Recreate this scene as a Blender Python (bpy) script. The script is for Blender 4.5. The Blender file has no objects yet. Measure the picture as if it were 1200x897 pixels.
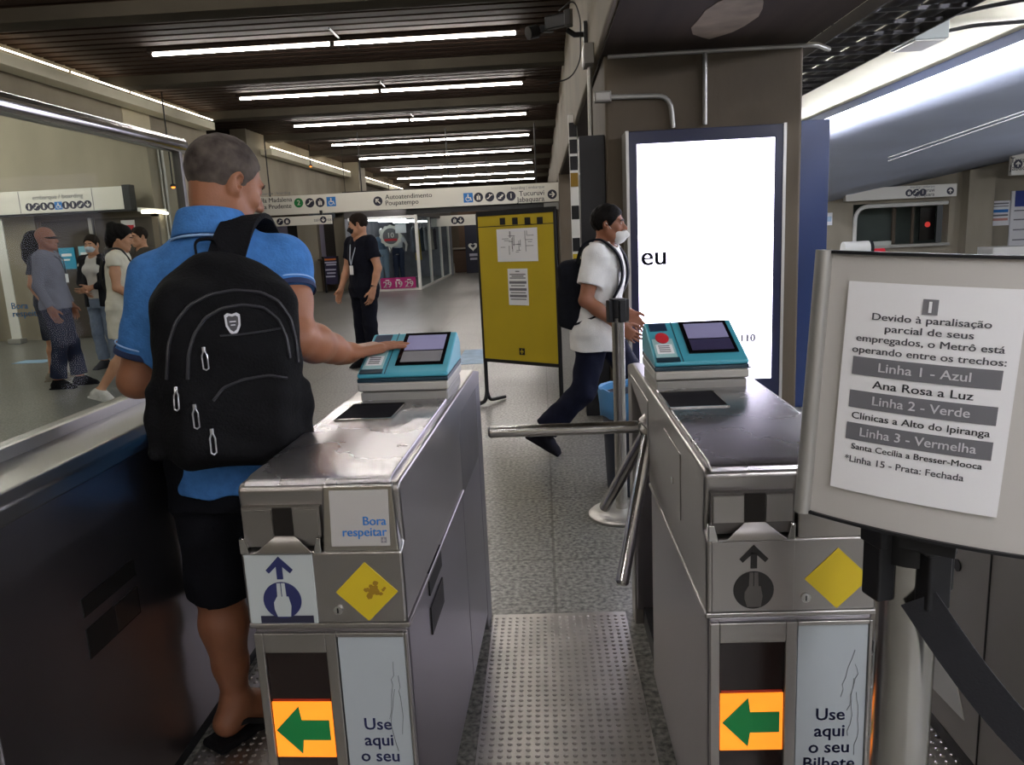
import bpy, math, random
import numpy as np
from mathutils import Vector, Matrix, Euler

# ------------------------------------------------------------------ camera, world, exposure
scene = bpy.context.scene
col = scene.collection
FOCAL = 906.0                                # focal length in pixels of the 1200 x 897 frame
VPX, VPY, ROLL, CAM_H = 634.0, 272.0, 0.048, 1.42
def _n(v):
    v = np.array(v, float); return v / np.linalg.norm(v)
_dy = _n((VPX - 600, 448.5 - VPY, -FOCAL))
_dz = _n(np.cross((1, ROLL, 0), _dy))
if _dz[1] < 0: _dz = -_dz
_dx = _n(np.cross(_dy, _dz))
CR = np.stack([_dx, _dy, _dz])               # world = CR @ camera-space
CC = np.array([0.0, 0.0, CAM_H])
def ray(x, y): return CR @ np.array((x - 600.0, 448.5 - y, -FOCAL))
def atY(x, y, Y):                            # the point of the plane Y seen at a pixel of the photo
    r = ray(x, y); p = CC + r * (Y / r[1]); return Vector(p)
def atZ(x, y, z=0.0):
    r = ray(x, y); p = CC + r * ((z - CAM_H) / r[2]); return Vector(p)
def atX(x, y, X):
    r = ray(x, y); p = CC + r * (X / r[0]); return Vector(p)

cam_data = bpy.data.cameras.new('camera')
cam_data.sensor_width = 36.0
cam_data.lens = FOCAL / 1200.0 * 36.0
cam_data.clip_start = 0.05
cam = bpy.data.objects.new('camera', cam_data)
col.objects.link(cam)
m4 = Matrix.Identity(4)
for i in range(3):
    for j in range(3): m4[i][j] = CR[i][j]
m4[2][3] = CAM_H
cam.matrix_world = m4
scene.camera = cam

scene.view_settings.view_transform = 'Standard'
scene.view_settings.look = 'None'
scene.view_settings.gamma = 1.0
scene.view_settings.use_curve_mapping = False
scene.view_settings.exposure = 0.27
TUBE = 52.0                                # emission of the fluorescent tubes
LED = 3.3                                    # emission of the advertising screen
scene.cycles.use_denoising = True
scene.cycles.max_bounces = 8
scene.cycles.sample_clamp_indirect = 4.0
world = bpy.data.worlds.new('world'); scene.world = world
world.use_nodes = True
world.node_tree.nodes['Background'].inputs[0].default_value = (0.9, 0.95, 1.0, 1)
world.node_tree.nodes['Background'].inputs[1].default_value = 0.03

# ------------------------------------------------------------------ materials
def C(h):
    h = h.lstrip('#'); o = []
    for i in (0, 2, 4):
        c = int(h[i:i+2], 16) / 255.0
        o.append(c / 12.92 if c <= 0.04045 else ((c + 0.055) / 1.055) ** 2.4)
    return (*o, 1.0)
MATS = {}
def mat(name, hexc, rough=0.5, metal=0.0, var=0.0, vscale=8.0, stretch=(1, 1, 1), bump=0.0, bscale=60.0, emit=0.0, spec=0.5, hex2=None, coords='Object', detail=5.0, rvar=0.0):
    if name in MATS: return MATS[name]
    m = bpy.data.materials.new(name); m.use_nodes = True
    nt = m.node_tree; b = nt.nodes['Principled BSDF']
    c = C(hexc)
    b.inputs['Base Color'].default_value = c
    b.inputs['Roughness'].default_value = rough
    b.inputs['Metallic'].default_value = metal
    b.inputs['Specular IOR Level'].default_value = spec
    if emit:
        b.inputs['Emission Color'].default_value = c
        b.inputs['Emission Strength'].default_value = emit
    tc = nt.nodes.new('ShaderNodeTexCoord')
    mp = nt.nodes.new('ShaderNodeMapping'); mp.inputs['Scale'].default_value = stretch
    nt.links.new(tc.outputs[coords], mp.inputs['Vector'])
    if var or hex2 or rvar:
        nz = nt.nodes.new('ShaderNodeTexNoise'); nz.inputs['Scale'].default_value = vscale; nz.inputs['Detail'].default_value = detail
        nt.links.new(mp.outputs[0], nz.inputs['Vector'])
        rp = nt.nodes.new('ShaderNodeValToRGB')
        rp.color_ramp.elements[0].position = 0.32; rp.color_ramp.elements[1].position = 0.68
        c2 = C(hex2) if hex2 else tuple(min(1, x * (1 + var)) for x in c[:3]) + (1,)
        c1 = c if hex2 else tuple(x * (1 - var) for x in c[:3]) + (1,)
        rp.color_ramp.elements[0].color = c1; rp.color_ramp.elements[1].color = c2
        nt.links.new(nz.outputs['Fac'], rp.inputs[0])
        if var or hex2: nt.links.new(rp.outputs[0], b.inputs['Base Color'])
        if rvar:
            mr = nt.nodes.new('ShaderNodeMapRange')
            mr.inputs['To Min'].default_value = rough - rvar; mr.inputs['To Max'].default_value = rough + rvar
            nt.links.new(nz.outputs['Fac'], mr.inputs['Value']); nt.links.new(mr.outputs[0], b.inputs['Roughness'])
    if bump:
        nb = nt.nodes.new('ShaderNodeTexNoise'); nb.inputs['Scale'].default_value = bscale; nb.inputs['Detail'].default_value = 4
        nt.links.new(mp.outputs[0], nb.inputs['Vector'])
        bp = nt.nodes.new('ShaderNodeBump'); bp.inputs['Strength'].default_value = bump; bp.inputs['Distance'].default_value = 0.01
        nt.links.new(nb.outputs['Fac'], bp.inputs['Height']); nt.links.new(bp.outputs[0], b.inputs['Normal'])
    MATS[name] = m
    return m

STEEL = mat('brushed_steel', '#aaa7a4', 0.30, 1.0, var=0.06, vscale=3.0, stretch=(1, 0.08, 1), rvar=0.06)
STEEL_V = mat('brushed_steel_upright', '#aaa7a3', 0.32, 1.0, var=0.07, vscale=6.0, stretch=(1, 1, 0.05), rvar=0.06)
STEEL_POL = mat('polished_steel', '#c9c8c6', 0.16, 1.0, var=0.05, vscale=5.0, rvar=0.05)
COVER = mat('satin_cover_steel', '#c6c4c8', 0.27, 1.0, var=0.05, vscale=5.0, rvar=0.05)
STEEL_SIDE = mat('satin_steel_side', '#98959a', 0.34, 1.0, var=0.08, vscale=2.5, stretch=(1, 1, 0.3), rvar=0.07)
STEEL_DARK = mat('dull_steel', '#706d6b', 0.4, 1.0, var=0.1, vscale=10)
ALU = mat('satin_aluminium', '#c2c1bd', 0.35, 0.8, var=0.04, vscale=4, stretch=(1, 1, .1))
BLACK = mat('black_plastic', '#0d0e12', 0.45)
BLACK_GLOSS = mat('black_gloss', '#07070a', 0.12)
RUBBER = mat('black_rubber', '#101012', 0.8, bump=0.2)
WHITE_PAINT = mat('white_paint', '#e4e3dc', 0.45)
SIGN_WHITE = mat('sign_white', '#dedbd0', 0.4, var=0.03, vscale=1.0)
PAPER = mat('white_paper', '#e9e9ea', 0.7)
INK = mat('dark_ink', '#25262b', 0.7)
INK_GREY = mat('grey_ink', '#77777b', 0.7)
NAVY = mat('navy_ink', '#1d2350', 0.55)
SIGN_DARK = mat('sign_dark', '#1e1f33', 0.5)
SIGN_BLUE = mat('sign_blue', '#2878c4', 0.5)
SIGN_GREEN = mat('sign_green', '#137a3d', 0.5)
YELLOW = mat('yellow_paint', '#bda51c', 0.5, var=0.05, vscale=3)
TEAL = mat('teal_plastic', '#459cae', 0.4)
RED = mat('red_plastic', '#c22a35', 0.4)
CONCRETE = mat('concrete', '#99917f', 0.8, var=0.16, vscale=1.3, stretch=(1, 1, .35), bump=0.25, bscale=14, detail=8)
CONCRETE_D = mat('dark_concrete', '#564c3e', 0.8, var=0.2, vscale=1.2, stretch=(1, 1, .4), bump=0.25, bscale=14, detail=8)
CREAM = mat('cream_ceiling', '#e4dfc8', 0.75, var=0.07, vscale=1.2)
SLAT = mat('ceiling_slat', '#35271f', 0.8, spec=.2, var=0.18, vscale=2.0, stretch=(.15, 3, 1))
BEAMC = mat('ceiling_beam_concrete', '#474239', 0.85, spec=.2, var=0.12, vscale=2.0)

def floor_mat():
    m = bpy.data.materials.new('granite_floor'); m.use_nodes = True
    nt = m.node_tree; b = nt.nodes['Principled BSDF']
    tc = nt.nodes.new('ShaderNodeTexCoord')
    n1 = nt.nodes.new('ShaderNodeTexNoise'); n1.inputs['Scale'].default_value = 55; n1.inputs['Detail'].default_value = 6
    n2 = nt.nodes.new('ShaderNodeTexNoise'); n2.inputs['Scale'].default_value = 1.1; n2.inputs['Detail'].default_value = 4
    br = nt.nodes.new('ShaderNodeTexBrick'); br.offset = 0.0
    br.inputs['Scale'].default_value = 1.0; br.inputs['Brick Width'].default_value = 0.8; br.inputs['Row Height'].default_value = 0.8
    br.inputs['Mortar Size'].default_value = 0.006
    br.inputs['Color1'].default_value = (1, 1, 1, 1); br.inputs['Color2'].default_value = (.9, .9, .9, 1); br.inputs['Mortar'].default_value = (.55, .54, .52, 1)
    for n in (n1, n2, br): nt.links.new(tc.outputs['Object'], n.inputs['Vector'])
    r1 = nt.nodes.new('ShaderNodeValToRGB')
    r1.color_ramp.elements[0].position = .35; r1.color_ramp.elements[1].position = .66
    r1.color_ramp.elements[0].color = C('#474644'); r1.color_ramp.elements[1].color = C('#98978f')
    nt.links.new(n1.outputs['Fac'], r1.inputs[0])
    mx = nt.nodes.new('ShaderNodeMix'); mx.data_type = 'RGBA'; mx.blend_type = 'MULTIPLY'; mx.inputs[0].default_value = 1.0
    nt.links.new(r1.outputs[0], mx.inputs[6]); nt.links.new(br.outputs['Color'], mx.inputs[7])
    nt.links.new(mx.outputs[2], b.inputs['Base Color'])
    mr = nt.nodes.new('ShaderNodeMapRange'); mr.inputs['To Min'].default_value = .27; mr.inputs['To Max'].default_value = .33
    nt.links.new(n2.outputs['Fac'], mr.inputs['Value']); nt.links.new(mr.outputs[0], b.inputs['Roughness'])
    return m
FLOOR = floor_mat()

def glass_mat(name, tint, refl=1.0, ior=1.45):
    m = bpy.data.materials.new(name); m.use_nodes = True
    nt = m.node_tree; nt.nodes.clear()
    out = nt.nodes.new('ShaderNodeOutputMaterial'); mix = nt.nodes.new('ShaderNodeMixShader')
    tr = nt.nodes.new('ShaderNodeBsdfTransparent'); tr.inputs[0].default_value = C(tint)
    gl = nt.nodes.new('ShaderNodeBsdfGlossy'); gl.inputs['Roughness'].default_value = 0.03
    lw = nt.nodes.new('ShaderNodeLayerWeight'); lw.inputs['Blend'].default_value = 0.5
    pw = nt.nodes.new('ShaderNodeMath'); pw.operation = 'POWER'; pw.inputs[1].default_value = 4.5
    fr = nt.nodes.new('ShaderNodeMath'); fr.operation = 'MULTIPLY_ADD'; fr.inputs[1].default_value = .02 * refl; fr.inputs[2].default_value = .004
    nt.links.new(lw.outputs['Facing'], pw.inputs[0]); nt.links.new(pw.outputs[0], fr.inputs[0])
    nt.links.new(fr.outputs[0], mix.inputs[0]); nt.links.new(tr.outputs[0], mix.inputs[1]); nt.links.new(gl.outputs[0], mix.inputs[2])
    nt.links.new(mix.outputs[0], out.inputs[0])
    return m
GLASS = glass_mat('clear_glass', '#eef2f0')
SHOPGLASS = glass_mat('shop_glass', '#eef2f2')
TUBE_MAT = mat('fluorescent_tube', '#fdf6ee', 0.5, emit=TUBE)
TUBE_MAT_R = mat('fluorescent_tube_side_hall', '#f4f5ff', 0.5, emit=TUBE * 1.3)

# ------------------------------------------------------------------ mesh helpers
class MB:
    """collects boxes, tubes, prisms ... that become ONE mesh object"""
    def __init__(s): s.v = []; s.f = []
    def add(s, verts, faces):
        o = len(s.v); s.v += [tuple(map(float, p)) for p in verts]; s.f += [tuple(i + o for i in f) for f in faces]; return s
    def box(s, a, b):
        x0, y0, z0 = a; x1, y1, z1 = b
        x0, x1 = min(x0, x1), max(x0, x1); y0, y1 = min(y0, y1), max(y0, y1); z0, z1 = min(z0, z1), max(z0, z1)
        return s.add([(x0,y0,z0),(x1,y0,z0),(x1,y1,z0),(x0,y1,z0),(x0,y0,z1),(x1,y0,z1),(x1,y1,z1),(x0,y1,z1)],
                     [(0,3,2,1),(4,5,6,7),(0,1,5,4),(1,2,6,5),(2,3,7,6),(3,0,4,7)])
    def hexa(s, p):                       # 8 points: bottom 4 ccw, top 4 ccw
        return s.add(p, [(0,3,2,1),(4,5,6,7),(0,1,5,4),(1,2,6,5),(2,3,7,6),(3,0,4,7)])
    def prism(s, poly, axis, a, b):       # poly in the two other axes, extruded from a to b
        n = len(poly); vs = []
        for t in (a, b):
            for (u, w) in poly:
                vs.append({'x': (t, u, w), 'y': (u, t, w), 'z': (u, w, t)}[axis])
        fs = [tuple(range(n)), tuple(range(2*n-1, n-1, -1))] + [(i, i+n, (i+1) % n + n, (i+1) % n) for i in range(n)]
        return s.add(vs, fs)
    def tube(s, pts, r, n=12, cap=True, r1=None):
        pts = [Vector(p) for p in pts]; k = len(pts); rings = []
        t0 = (pts[1] - pts[0]).normalized()
        u = t0.orthogonal().normalized()
        o = len(s.v)
        for i, p in enumerate(pts):
            t = ((pts[i] - pts[i-1]).normalized() if i else t0) + ((pts[i+1] - pts[i]).normalized() if i < k-1 else Vector((0,0,0)))
            if t.length < 1e-6: t = t0
            t.normalize()
            u = (u - t * u.dot(t)); u = u.normalized() if u.length > 1e-6 else t.orthogonal().normalized()
            w = t.cross(u)
            rr = r if r1 is None else r + (r1 - r) * i / (k - 1)
            for j in range(n):
                a = 2 * math.pi * j / n
                q = p + u * (rr * math.cos(a)) + w * (rr * math.sin(a)); s.v.append(tuple(q))
        for i in range(k - 1):
            for j in range(n):
                a = o + i*n + j; b = o + i*n + (j+1) % n
                s.f.append((a, b, b + n, a + n))
        if cap:
            s.f.append(tuple(o + j for j in range(n-1, -1, -1))); s.f.append(tuple(o + (k-1)*n + j for j in range(n)))
        return s
    def lathe(s, prof, c, n=24):          # prof (r, z) about vertical axis at c
        o = len(s.v)
        for (r, z) in prof:
            for j in range(n):
                a = 2 * math.pi * j / n; s.v.append((c[0] + r*math.cos(a), c[1] + r*math.sin(a), c[2] + z))
        for i in range(len(prof) - 1):
            for j in range(n):
                a = o + i*n + j; b = o + i*n + (j+1) % n; s.f.append((a, b, b+n, a+n))
        s.f.append(tuple(o + j for j in range(n-1, -1, -1))); s.f.append(tuple(o + (len(prof)-1)*n + j for j in range(n)))
        return s
    def ribbon(s, pts, sides, width, thick):
        n = len(pts); o = len(s.v); P = [Vector(p) for p in pts]
        for i in range(n):
            t = (P[min(i+1, n-1)] - P[max(i-1, 0)]).normalized()
            sd = Vector(sides[i] if isinstance(sides, list) else sides); sd = (sd - t * sd.dot(t)).normalized()
            nn = t.cross(sd)
            w = width[i] if isinstance(width, (list, tuple)) else width
            for a, b in ((-1,-1),(1,-1),(1,1),(-1,1)):
                s.v.append(tuple(P[i] + sd*(a*w/2) + nn*(b*thick/2)))
        for i in range(n-1):
            for j in range(4):
                a = o+i*4+j; b = o+i*4+(j+1) % 4; s.f.append((a, b, b+4, a+4))
        s.f.append((o+3, o+2, o+1, o)); e = o+(n-1)*4; s.f.append((e, e+1, e+2, e+3))
        return s
    def disc(s, c, r, axis='y', t=0.002, n=24, sx=1.0):   # short cylinder, axis x/y/z
        poly = [(c[{'x':1,'y':0,'z':0}[axis]] + r*sx*math.cos(2*math.pi*i/n), c[{'x':2,'y':2,'z':1}[axis]] + r*math.sin(2*math.pi*i/n)) for i in range(n)]
        a = c[{'x':0,'y':1,'z':2}[axis]]
        return s.prism(poly, axis, a, a + t)
    def build(s, name, material, parent=None, bevel=0.0, smooth=False, seg=2, loc=None, rot=None):
        me = bpy.data.meshes.new(name); me.from_pydata(s.v, [], s.f)
        import bmesh
        bm = bmesh.new(); bm.from_mesh(me); bmesh.ops.recalc_face_normals(bm, faces=bm.faces); bm.to_mesh(me); bm.free()
        return link(name, me, material, parent, bevel, smooth, seg, loc, rot)
def link(name, me, material, parent=None, bevel=0.0, smooth=False, seg=2, loc=None, rot=None):
    o = bpy.data.objects.new(name, me); col.objects.link(o)
    if material is not None:
        me.materials.clear(); me.materials.append(material)
    if parent is not None: o.parent = parent
    if loc is not None: o.location = loc
    if rot is not None: o.rotation_euler = rot
    if bevel:
        b = o.modifiers.new('bevel', 'BEVEL'); b.width = bevel; b.segments = seg; b.limit_method = 'ANGLE'; b.angle_limit = 0.6; b.harden_normals = True
    if smooth or bevel:
        me.polygons.foreach_set('use_smooth', [True] * len(me.polygons))
        me.set_sharp_from_angle(angle=0.7)
    return o
def thing(name, label, cat, loc=(0, 0, 0), rotz=0.0, group=None):
    o = bpy.data.objects.new(name, None); col.objects.link(o)
    o.location = loc; o.rotation_euler = (0, 0, rotz); o.empty_display_size = 0.1
    return tag(o, label, cat, group)
def tag(o, label, cat, group=None):
    o['label'] = label; o['category'] = cat
    if group: o['group'] = group
    return o
def struct(o, label=None, cat=None):
    o['kind'] = 'structure'
    if label: o['label'] = label
    if cat: o['category'] = cat
    return o
def bend(pts, r=0.06, n=5):
    """rounds the corners of a polyline"""
    P = [Vector(p) for p in pts]; out = [P[0]]
    for i in range(1, len(P) - 1):
        a = (P[i-1] - P[i]); b = (P[i+1] - P[i]); k = min(r, a.length*.45, b.length*.45)
        p0 = P[i] + a.normalized()*k; p1 = P[i] + b.normalized()*k
        for j in range(n + 1):
            t = j / n; out.append(p0*(1-t)**2 + P[i]*2*t*(1-t) + p1*t*t)
    out.append(P[-1]); return out
def text(name, body, size, material, parent, loc, rot=(math.pi/2, 0, 0), align='CENTER', bold=0.0, ext=0.0006, sx=1.0, line=1.0):
    cu = bpy.data.curves.new(name, 'FONT'); cu.body = body; cu.size = size; cu.align_x = align; cu.align_y = 'CENTER'
    cu.extrude = ext; cu.resolution_u = 3; cu.space_line = line
    o = bpy.data.objects.new(name + '_src', cu); col.objects.link(o)
    me = bpy.data.meshes.new_from_object(o.evaluated_get(bpy.context.evaluated_depsgraph_get()))
    bpy.data.objects.remove(o); bpy.data.curves.remove(cu)
    me.name = name
    if bold:                                   # heavier strokes: the letters doubled side by side in one mesh
        import bmesh
        bm = bmesh.new(); b0 = bm.from_mesh(me); bm.to_mesh(me)
        src = me.copy()
        for i, dx in enumerate((-1, 1)):
            for v in src.vertices: v.co.x += dx * bold * size * (1 if i == 0 else 2)
            if i == 0: bm.free(); bm = bmesh.new()
            bm.from_mesh(src)
        bm.to_mesh(me); bm.free(); bpy.data.meshes.remove(src)
    o = link(name, me, material, parent, loc=loc, rot=rot); o.scale = (sx, 1, 1)
    return o

# ------------------------------------------------------------------ the setting
CEIL = 3.95
struct(MB().box((-14, -7, -0.1), (16, 42, 0)).build('floor', FLOOR))
# slatted ceiling over the main hall
mb = MB()
y = -6.9
while y < 41.5:
    mb.box((-10.5, y, CEIL), (0.43, y + 0.17, CEIL + 0.05)); y += 0.235
mb.box((-14, -7, CEIL + 0.12), (0.43, 42, CEIL + 0.2))
struct(mb.build('ceiling', SLAT))
ROWS = [-3.7, -0.2, 3.3, 6.8, 10.3, 13.6, 17.0, 20.6, 24.3, 28.6, 33.0, 37.0]
for i in range(len(ROWS) - 1):
    ym = (ROWS[i] + ROWS[i+1]) / 2
    struct(MB().box((-10.5, ym - .16, CEIL - .14), (.43, ym + .16, CEIL + .02)).build('ceiling_beam', BEAMC))
# left: upper concrete wall with a light trough, an alcove behind, then the wall goes on
struct(MB().box((-6.75, 2.0, 3.22), (-6.4, 12.95, CEIL + .02)).box((-6.75, 12.95, 0), (-6.4, 15.4, CEIL + .02)).build('wall_left', CONCRETE))
struct(MB().box((-12.5, 12.95, 0), (-6.75, 13.2, 4.0)).build('wall_alcove', CONCRETE))
struct(MB().box((-12.5, 2.0, 3.9), (-6.75, 12.95, 4.0)).build('ceiling_alcove', BEAMC))
struct(MB().box((-12.7, 2.0, 0), (-12.5, 13.2, 4.0)).build('wall_alcove_side', CONCRETE))
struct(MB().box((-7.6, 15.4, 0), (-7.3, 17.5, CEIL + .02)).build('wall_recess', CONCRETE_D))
struct(MB().box((-6.75, 17.5, 2.35), (-6.4, 26.0, CEIL + .02)).build('wall_upper', CONCRETE))
struct(MB().box((-6.8, 26.0, 0), (-5.9, 27.0, CEIL + .02)).build('pillar_left', CONCRETE))
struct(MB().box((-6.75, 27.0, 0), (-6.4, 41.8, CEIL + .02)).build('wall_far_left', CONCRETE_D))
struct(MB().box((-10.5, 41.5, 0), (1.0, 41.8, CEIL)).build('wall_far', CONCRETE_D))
struct(MB().box((-14, -7, 0), (16, -6.8, 4)).build('wall_back', CONCRETE))
# right: deep beam on a row of pillars
struct(MB().box((.43, -6.8, 2.63), (1.9, 41.8, CEIL + .1)).build('beam', mat('beam_brown_concrete', '#6f6656', .8, var=.15, vscale=1.5, bump=.2, bscale=14, detail=8), bevel=.02))
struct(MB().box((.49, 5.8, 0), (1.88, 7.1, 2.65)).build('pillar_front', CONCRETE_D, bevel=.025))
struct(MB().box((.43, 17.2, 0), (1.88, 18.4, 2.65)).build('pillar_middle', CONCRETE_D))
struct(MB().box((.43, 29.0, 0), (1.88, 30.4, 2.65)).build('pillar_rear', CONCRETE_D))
struct(MB().box((.47, -6.8, 2.612), (1.88, 41.8, 2.632)).build('ceiling_soffit_shade', mat('soffit_shade_brown', '#2e261f', .85, spec=.2, var=.25, vscale=1.5, stretch=(4, .3, 1))))  # thin dark sheet; its brown stands for the beam's unlit underside
pz = MB(); rs = random.Random(9)
pz.prism([(1.15 + .16*math.cos(a)*(1 + .3*rs.random()), 4.95 + .42*math.sin(a)*(1 + .3*rs.random())) for a in [2*math.pi*i/16 for i in range(16)]], 'z', 2.608, 2.613)
struct(pz.build('trim_3', mat('bare_plaster', '#6d6252', .85, var=.25, vscale=6)))
struct(MB().box((-6.4, 12.3, 3.28), (-6.388, 13.15, 3.72)).build('trim_light_patch', mat('light_patch_pale', '#cfc6a8', .7, var=.05, vscale=2)))  # bright patch of light on the wall, painted as a pale plate
# right-hand hall
struct(MB().prism([(1.9, 3.42), (4.42, 3.02), (4.42, 3.2), (1.9, 3.6)], 'y', -6.8, 23).build('ceiling_right', CREAM))
struct(MB().box((16, -7, 0), (16.2, 23, 4)).build('wall_right', CONCRETE))
YR = 20.0
def fr(x, y): return atY(x, y, YR)
a, b = fr(1000, 240), fr(1110, 285)
wl = MB()
wl.box((1.9, YR, 0), (a.x, YR + .3, 3.5)).box((b.x, YR, 0), (16, YR + .3, 4)).box((a.x, YR, 0), (b.x, YR + .3, b.z)).box((a.x, YR, a.z), (b.x, YR + .3, 3.5))
struct(wl.build('wall_right_far', CONCRETE))
struct(MB().box((a.x - .4, YR + 1.4, 0), (b.x + .4, YR + 1.6, 2.4)).build('wall_booth', mat('booth_back', '#5f6a62', .7, var=.15, vscale=1.0)))
# sloping grey-blue underside beyond the strip light
SLOPE = mat('slope_blue_grey', '#b3bbce', .6, var=.08, vscale=.6)
vs, fs = [], []
NU, NV = 10, 6
for i in range(NU + 1):
    t = i / NU
    s0 = Vector((4.66, 1.0 + 14.0 * t, 2.94)); q = Vector((15.5, 10.0, 3.6)).lerp(Vector((6.6, YR, 1.72)), t) if t > .999 else None
    L0 = Vector((15.8, YR, 3.35)); L1 = Vector((6.6, YR, 1.72))
    q = L0.lerp(L1, t)
    for j in range(NV + 1): vs.append(tuple(s0.lerp(q, j / NV)))
for i in range(NU):
    for j in range(NV):
        k = i * (NV + 1) + j; fs.append((k, k + 1, k + NV + 2, k + NV + 1))
o = MB().add(vs, fs).build('ceiling_slope', SLOPE, smooth=True)
sm = o.modifiers.new('solid', 'SOLIDIFY'); sm.thickness = .08; sm.offset = -1 if o.data.polygons[0].normal.z < 0 else 1
struct(o)

# ------------------------------------------------------------------ soft bodies: distance fields turned into one smooth mesh
def V3(p): return np.array(p, np.float32)
class SDF:
    def __init__(s, vox): s.vox = vox; s.p = []; s.warp = None
    def _add(s, fn, lo, hi, k, op): s.p.append((fn, np.array(lo, float), np.array(hi, float), k, op)); return s
    @staticmethod
    def _clip(d, P, clips):
        for (c, n) in clips:
            n = _n(n); d = np.maximum(d, (P[0]-c[0])*n[0] + (P[1]-c[1])*n[1] + (P[2]-c[2])*n[2])
        return d
    def cap(s, a, b, ra, rb, k=.02, op='u', clips=()):
        a, b = np.array(a, float), np.array(b, float); ab = b - a; L2 = max(1e-9, ab @ ab)
        def fn(P):
            h = np.clip(((P[0]-a[0])*ab[0] + (P[1]-a[1])*ab[1] + (P[2]-a[2])*ab[2]) / L2, 0, 1)
            d = np.sqrt((P[0]-a[0]-h*ab[0])**2 + (P[1]-a[1]-h*ab[1])**2 + (P[2]-a[2]-h*ab[2])**2) - (ra + (rb-ra)*h)
            return s._clip(d, P, clips)
        r = max(ra, rb); return s._add(fn, np.minimum(a, b) - r, np.maximum(a, b) + r, k, op)
    def chain(s, pts, rs, k=.02, op='u', clips=()):
        for i in range(len(pts) - 1): s.cap(pts[i], pts[i+1], rs[i], rs[i+1], k, op, clips)
        return s
    def ell(s, c, r, R=None, k=.02, op='u', clips=()):
        c = np.array(c, float); r = np.array(r, float); R = np.eye(3) if R is None else np.array(R, float)
        def fn(P):
            x, y, z = P[0]-c[0], P[1]-c[1], P[2]-c[2]
            u = [(R[0][i]*x + R[1][i]*y + R[2][i]*z) for i in range(3)]
            k0 = np.sqrt((u[0]/r[0])**2 + (u[1]/r[1])**2 + (u[2]/r[2])**2)
            k1 = np.sqrt((u[0]/r[0]**2)**2 + (u[1]/r[1]**2)**2 + (u[2]/r[2]**2)**2) + 1e-6
            return s._clip(k0 * (k0 - 1) / k1, P, clips)
        m = r.max(); return s._add(fn, c - m, c + m, k, op)
    def box(s, c, h, rad, R=None, k=.02, op='u', clips=()):
        c = np.array(c, float); h = np.array(h, float) - rad; R = np.eye(3) if R is None else np.array(R, float)
        def fn(P):
            x, y, z = P[0]-c[0], P[1]-c[1], P[2]-c[2]
            q = [np.abs(R[0][i]*x + R[1][i]*y + R[2][i]*z) - h[i] for i in range(3)]
            out = np.sqrt(np.maximum(q[0], 0)**2 + np.maximum(q[1], 0)**2 + np.maximum(q[2], 0)**2)
            return s._clip(out + np.minimum(np.maximum(q[0], np.maximum(q[1], q[2])), 0) - rad, P, clips)
        m = np.linalg.norm(h + rad); return s._add(fn, c - m, c + m, k, op)
    def loft(s, prof, k=.02, op='u', rot=0.0, power=2.3, clips=()):
        """stacked ellipses: rows of (z, cx, cy, rx, ry)"""
        A = np.array(prof, float); ca, sa = math.cos(rot), math.sin(rot)
        def fn(P):
            z = np.clip(P[2], A[0, 0], A[-1, 0]); z1 = np.ravel(z)
            g = [np.interp(z1, A[:, 0], A[:, i]).reshape(z.shape) for i in range(1, 5)]
            x, y = P[0] - g[0], P[1] - g[1]
            u, w = ca*x + sa*y, -sa*x + ca*y
            e = (np.abs(u/g[2])**power + np.abs(w/g[3])**power) ** (1/power)
            d = (e - 1) * np.minimum(g[2], g[3])
            d = np.maximum(d, np.abs(P[2] - (A[0,0]+A[-1,0])/2) - (A[-1,0]-A[0,0])/2)
            return s._clip(d, P, clips)
        m = max(A[:, 3].max(), A[:, 4].max())
        return s._add(fn, (A[:,1].min()-m, A[:,2].min()-m, A[0,0]), (A[:,1].max()+m, A[:,2].max()+m, A[-1,0]), k, op)
    def mesh(s, name, material, parent=None, smooth_iter=0):
        v = s.vox
        un = [p for p in s.p if p[4] == 'u']
        lo = np.min([p[1] for p in un], 0) - 3*v - .01; hi = np.max([p[2] for p in un], 0) + 3*v + .01
        n = np.ceil((hi - lo) / v).astype(int) + 1
        ax = [(lo[i] + v*np.arange(n[i])).astype(np.float32) for i in range(3)]
        D = np.full(n, 1.0, np.float32)
        for fn, l, h, k, op in s.p:
            mg = k + 3*v + .015
            i0 = np.clip(np.floor((l - mg - lo)/v).astype(int), 0, n); i1 = np.clip(np.ceil((h + mg - lo)/v).astype(int) + 1, 0, n)
            if np.any(i1 <= i0): continue
            sl = tuple(slice(i0[q], i1[q]) for q in range(3))
            P = (ax[0][sl[0]][:, None, None], ax[1][sl[1]][None, :, None], ax[2][sl[2]][None, None, :])
            d = fn(P).astype(np.float32); d = np.broadcast_to(d, D[sl].shape); c = D[sl]
            if op == 'u':
                hh = np.clip(.5 + .5*(c - d)/k, 0, 1); D[sl] = c + (d - c)*hh - k*hh*(1 - hh)
            elif op == 's':
                hh = np.clip(.5 - .5*(c + d)/k, 0, 1); D[sl] = c + (-d - c)*hh + k*hh*(1 - hh)
            else:
                D[sl] = np.maximum(c, d)
        if s.warp is not None:
            P = (ax[0][:, None, None], ax[1][None, :, None], ax[2][None, None, :]); D += s.warp(P).astype(np.float32)
        D[0]=D[-1]=1; D[:,0]=D[:,-1]=1; D[:,:,0]=D[:,:,-1]=1
        ins = D < 0
        cnt = sum(ins[a:n[0]-1+a, b:n[1]-1+b, c:n[2]-1+c].astype(np.int8) for a in (0,1) for b in (0,1) for c in (0,1))
        act = np.argwhere((cnt > 0) & (cnt < 8))
        I = -np.ones(n, np.int64); I[tuple(act.T)] = np.arange(len(act))
        acc = np.zeros((len(act), 3)); num = np.zeros(len(act))
        cs = [(a,b,c) for a in (0,1) for b in (0,1) for c in (0,1)]
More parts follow.
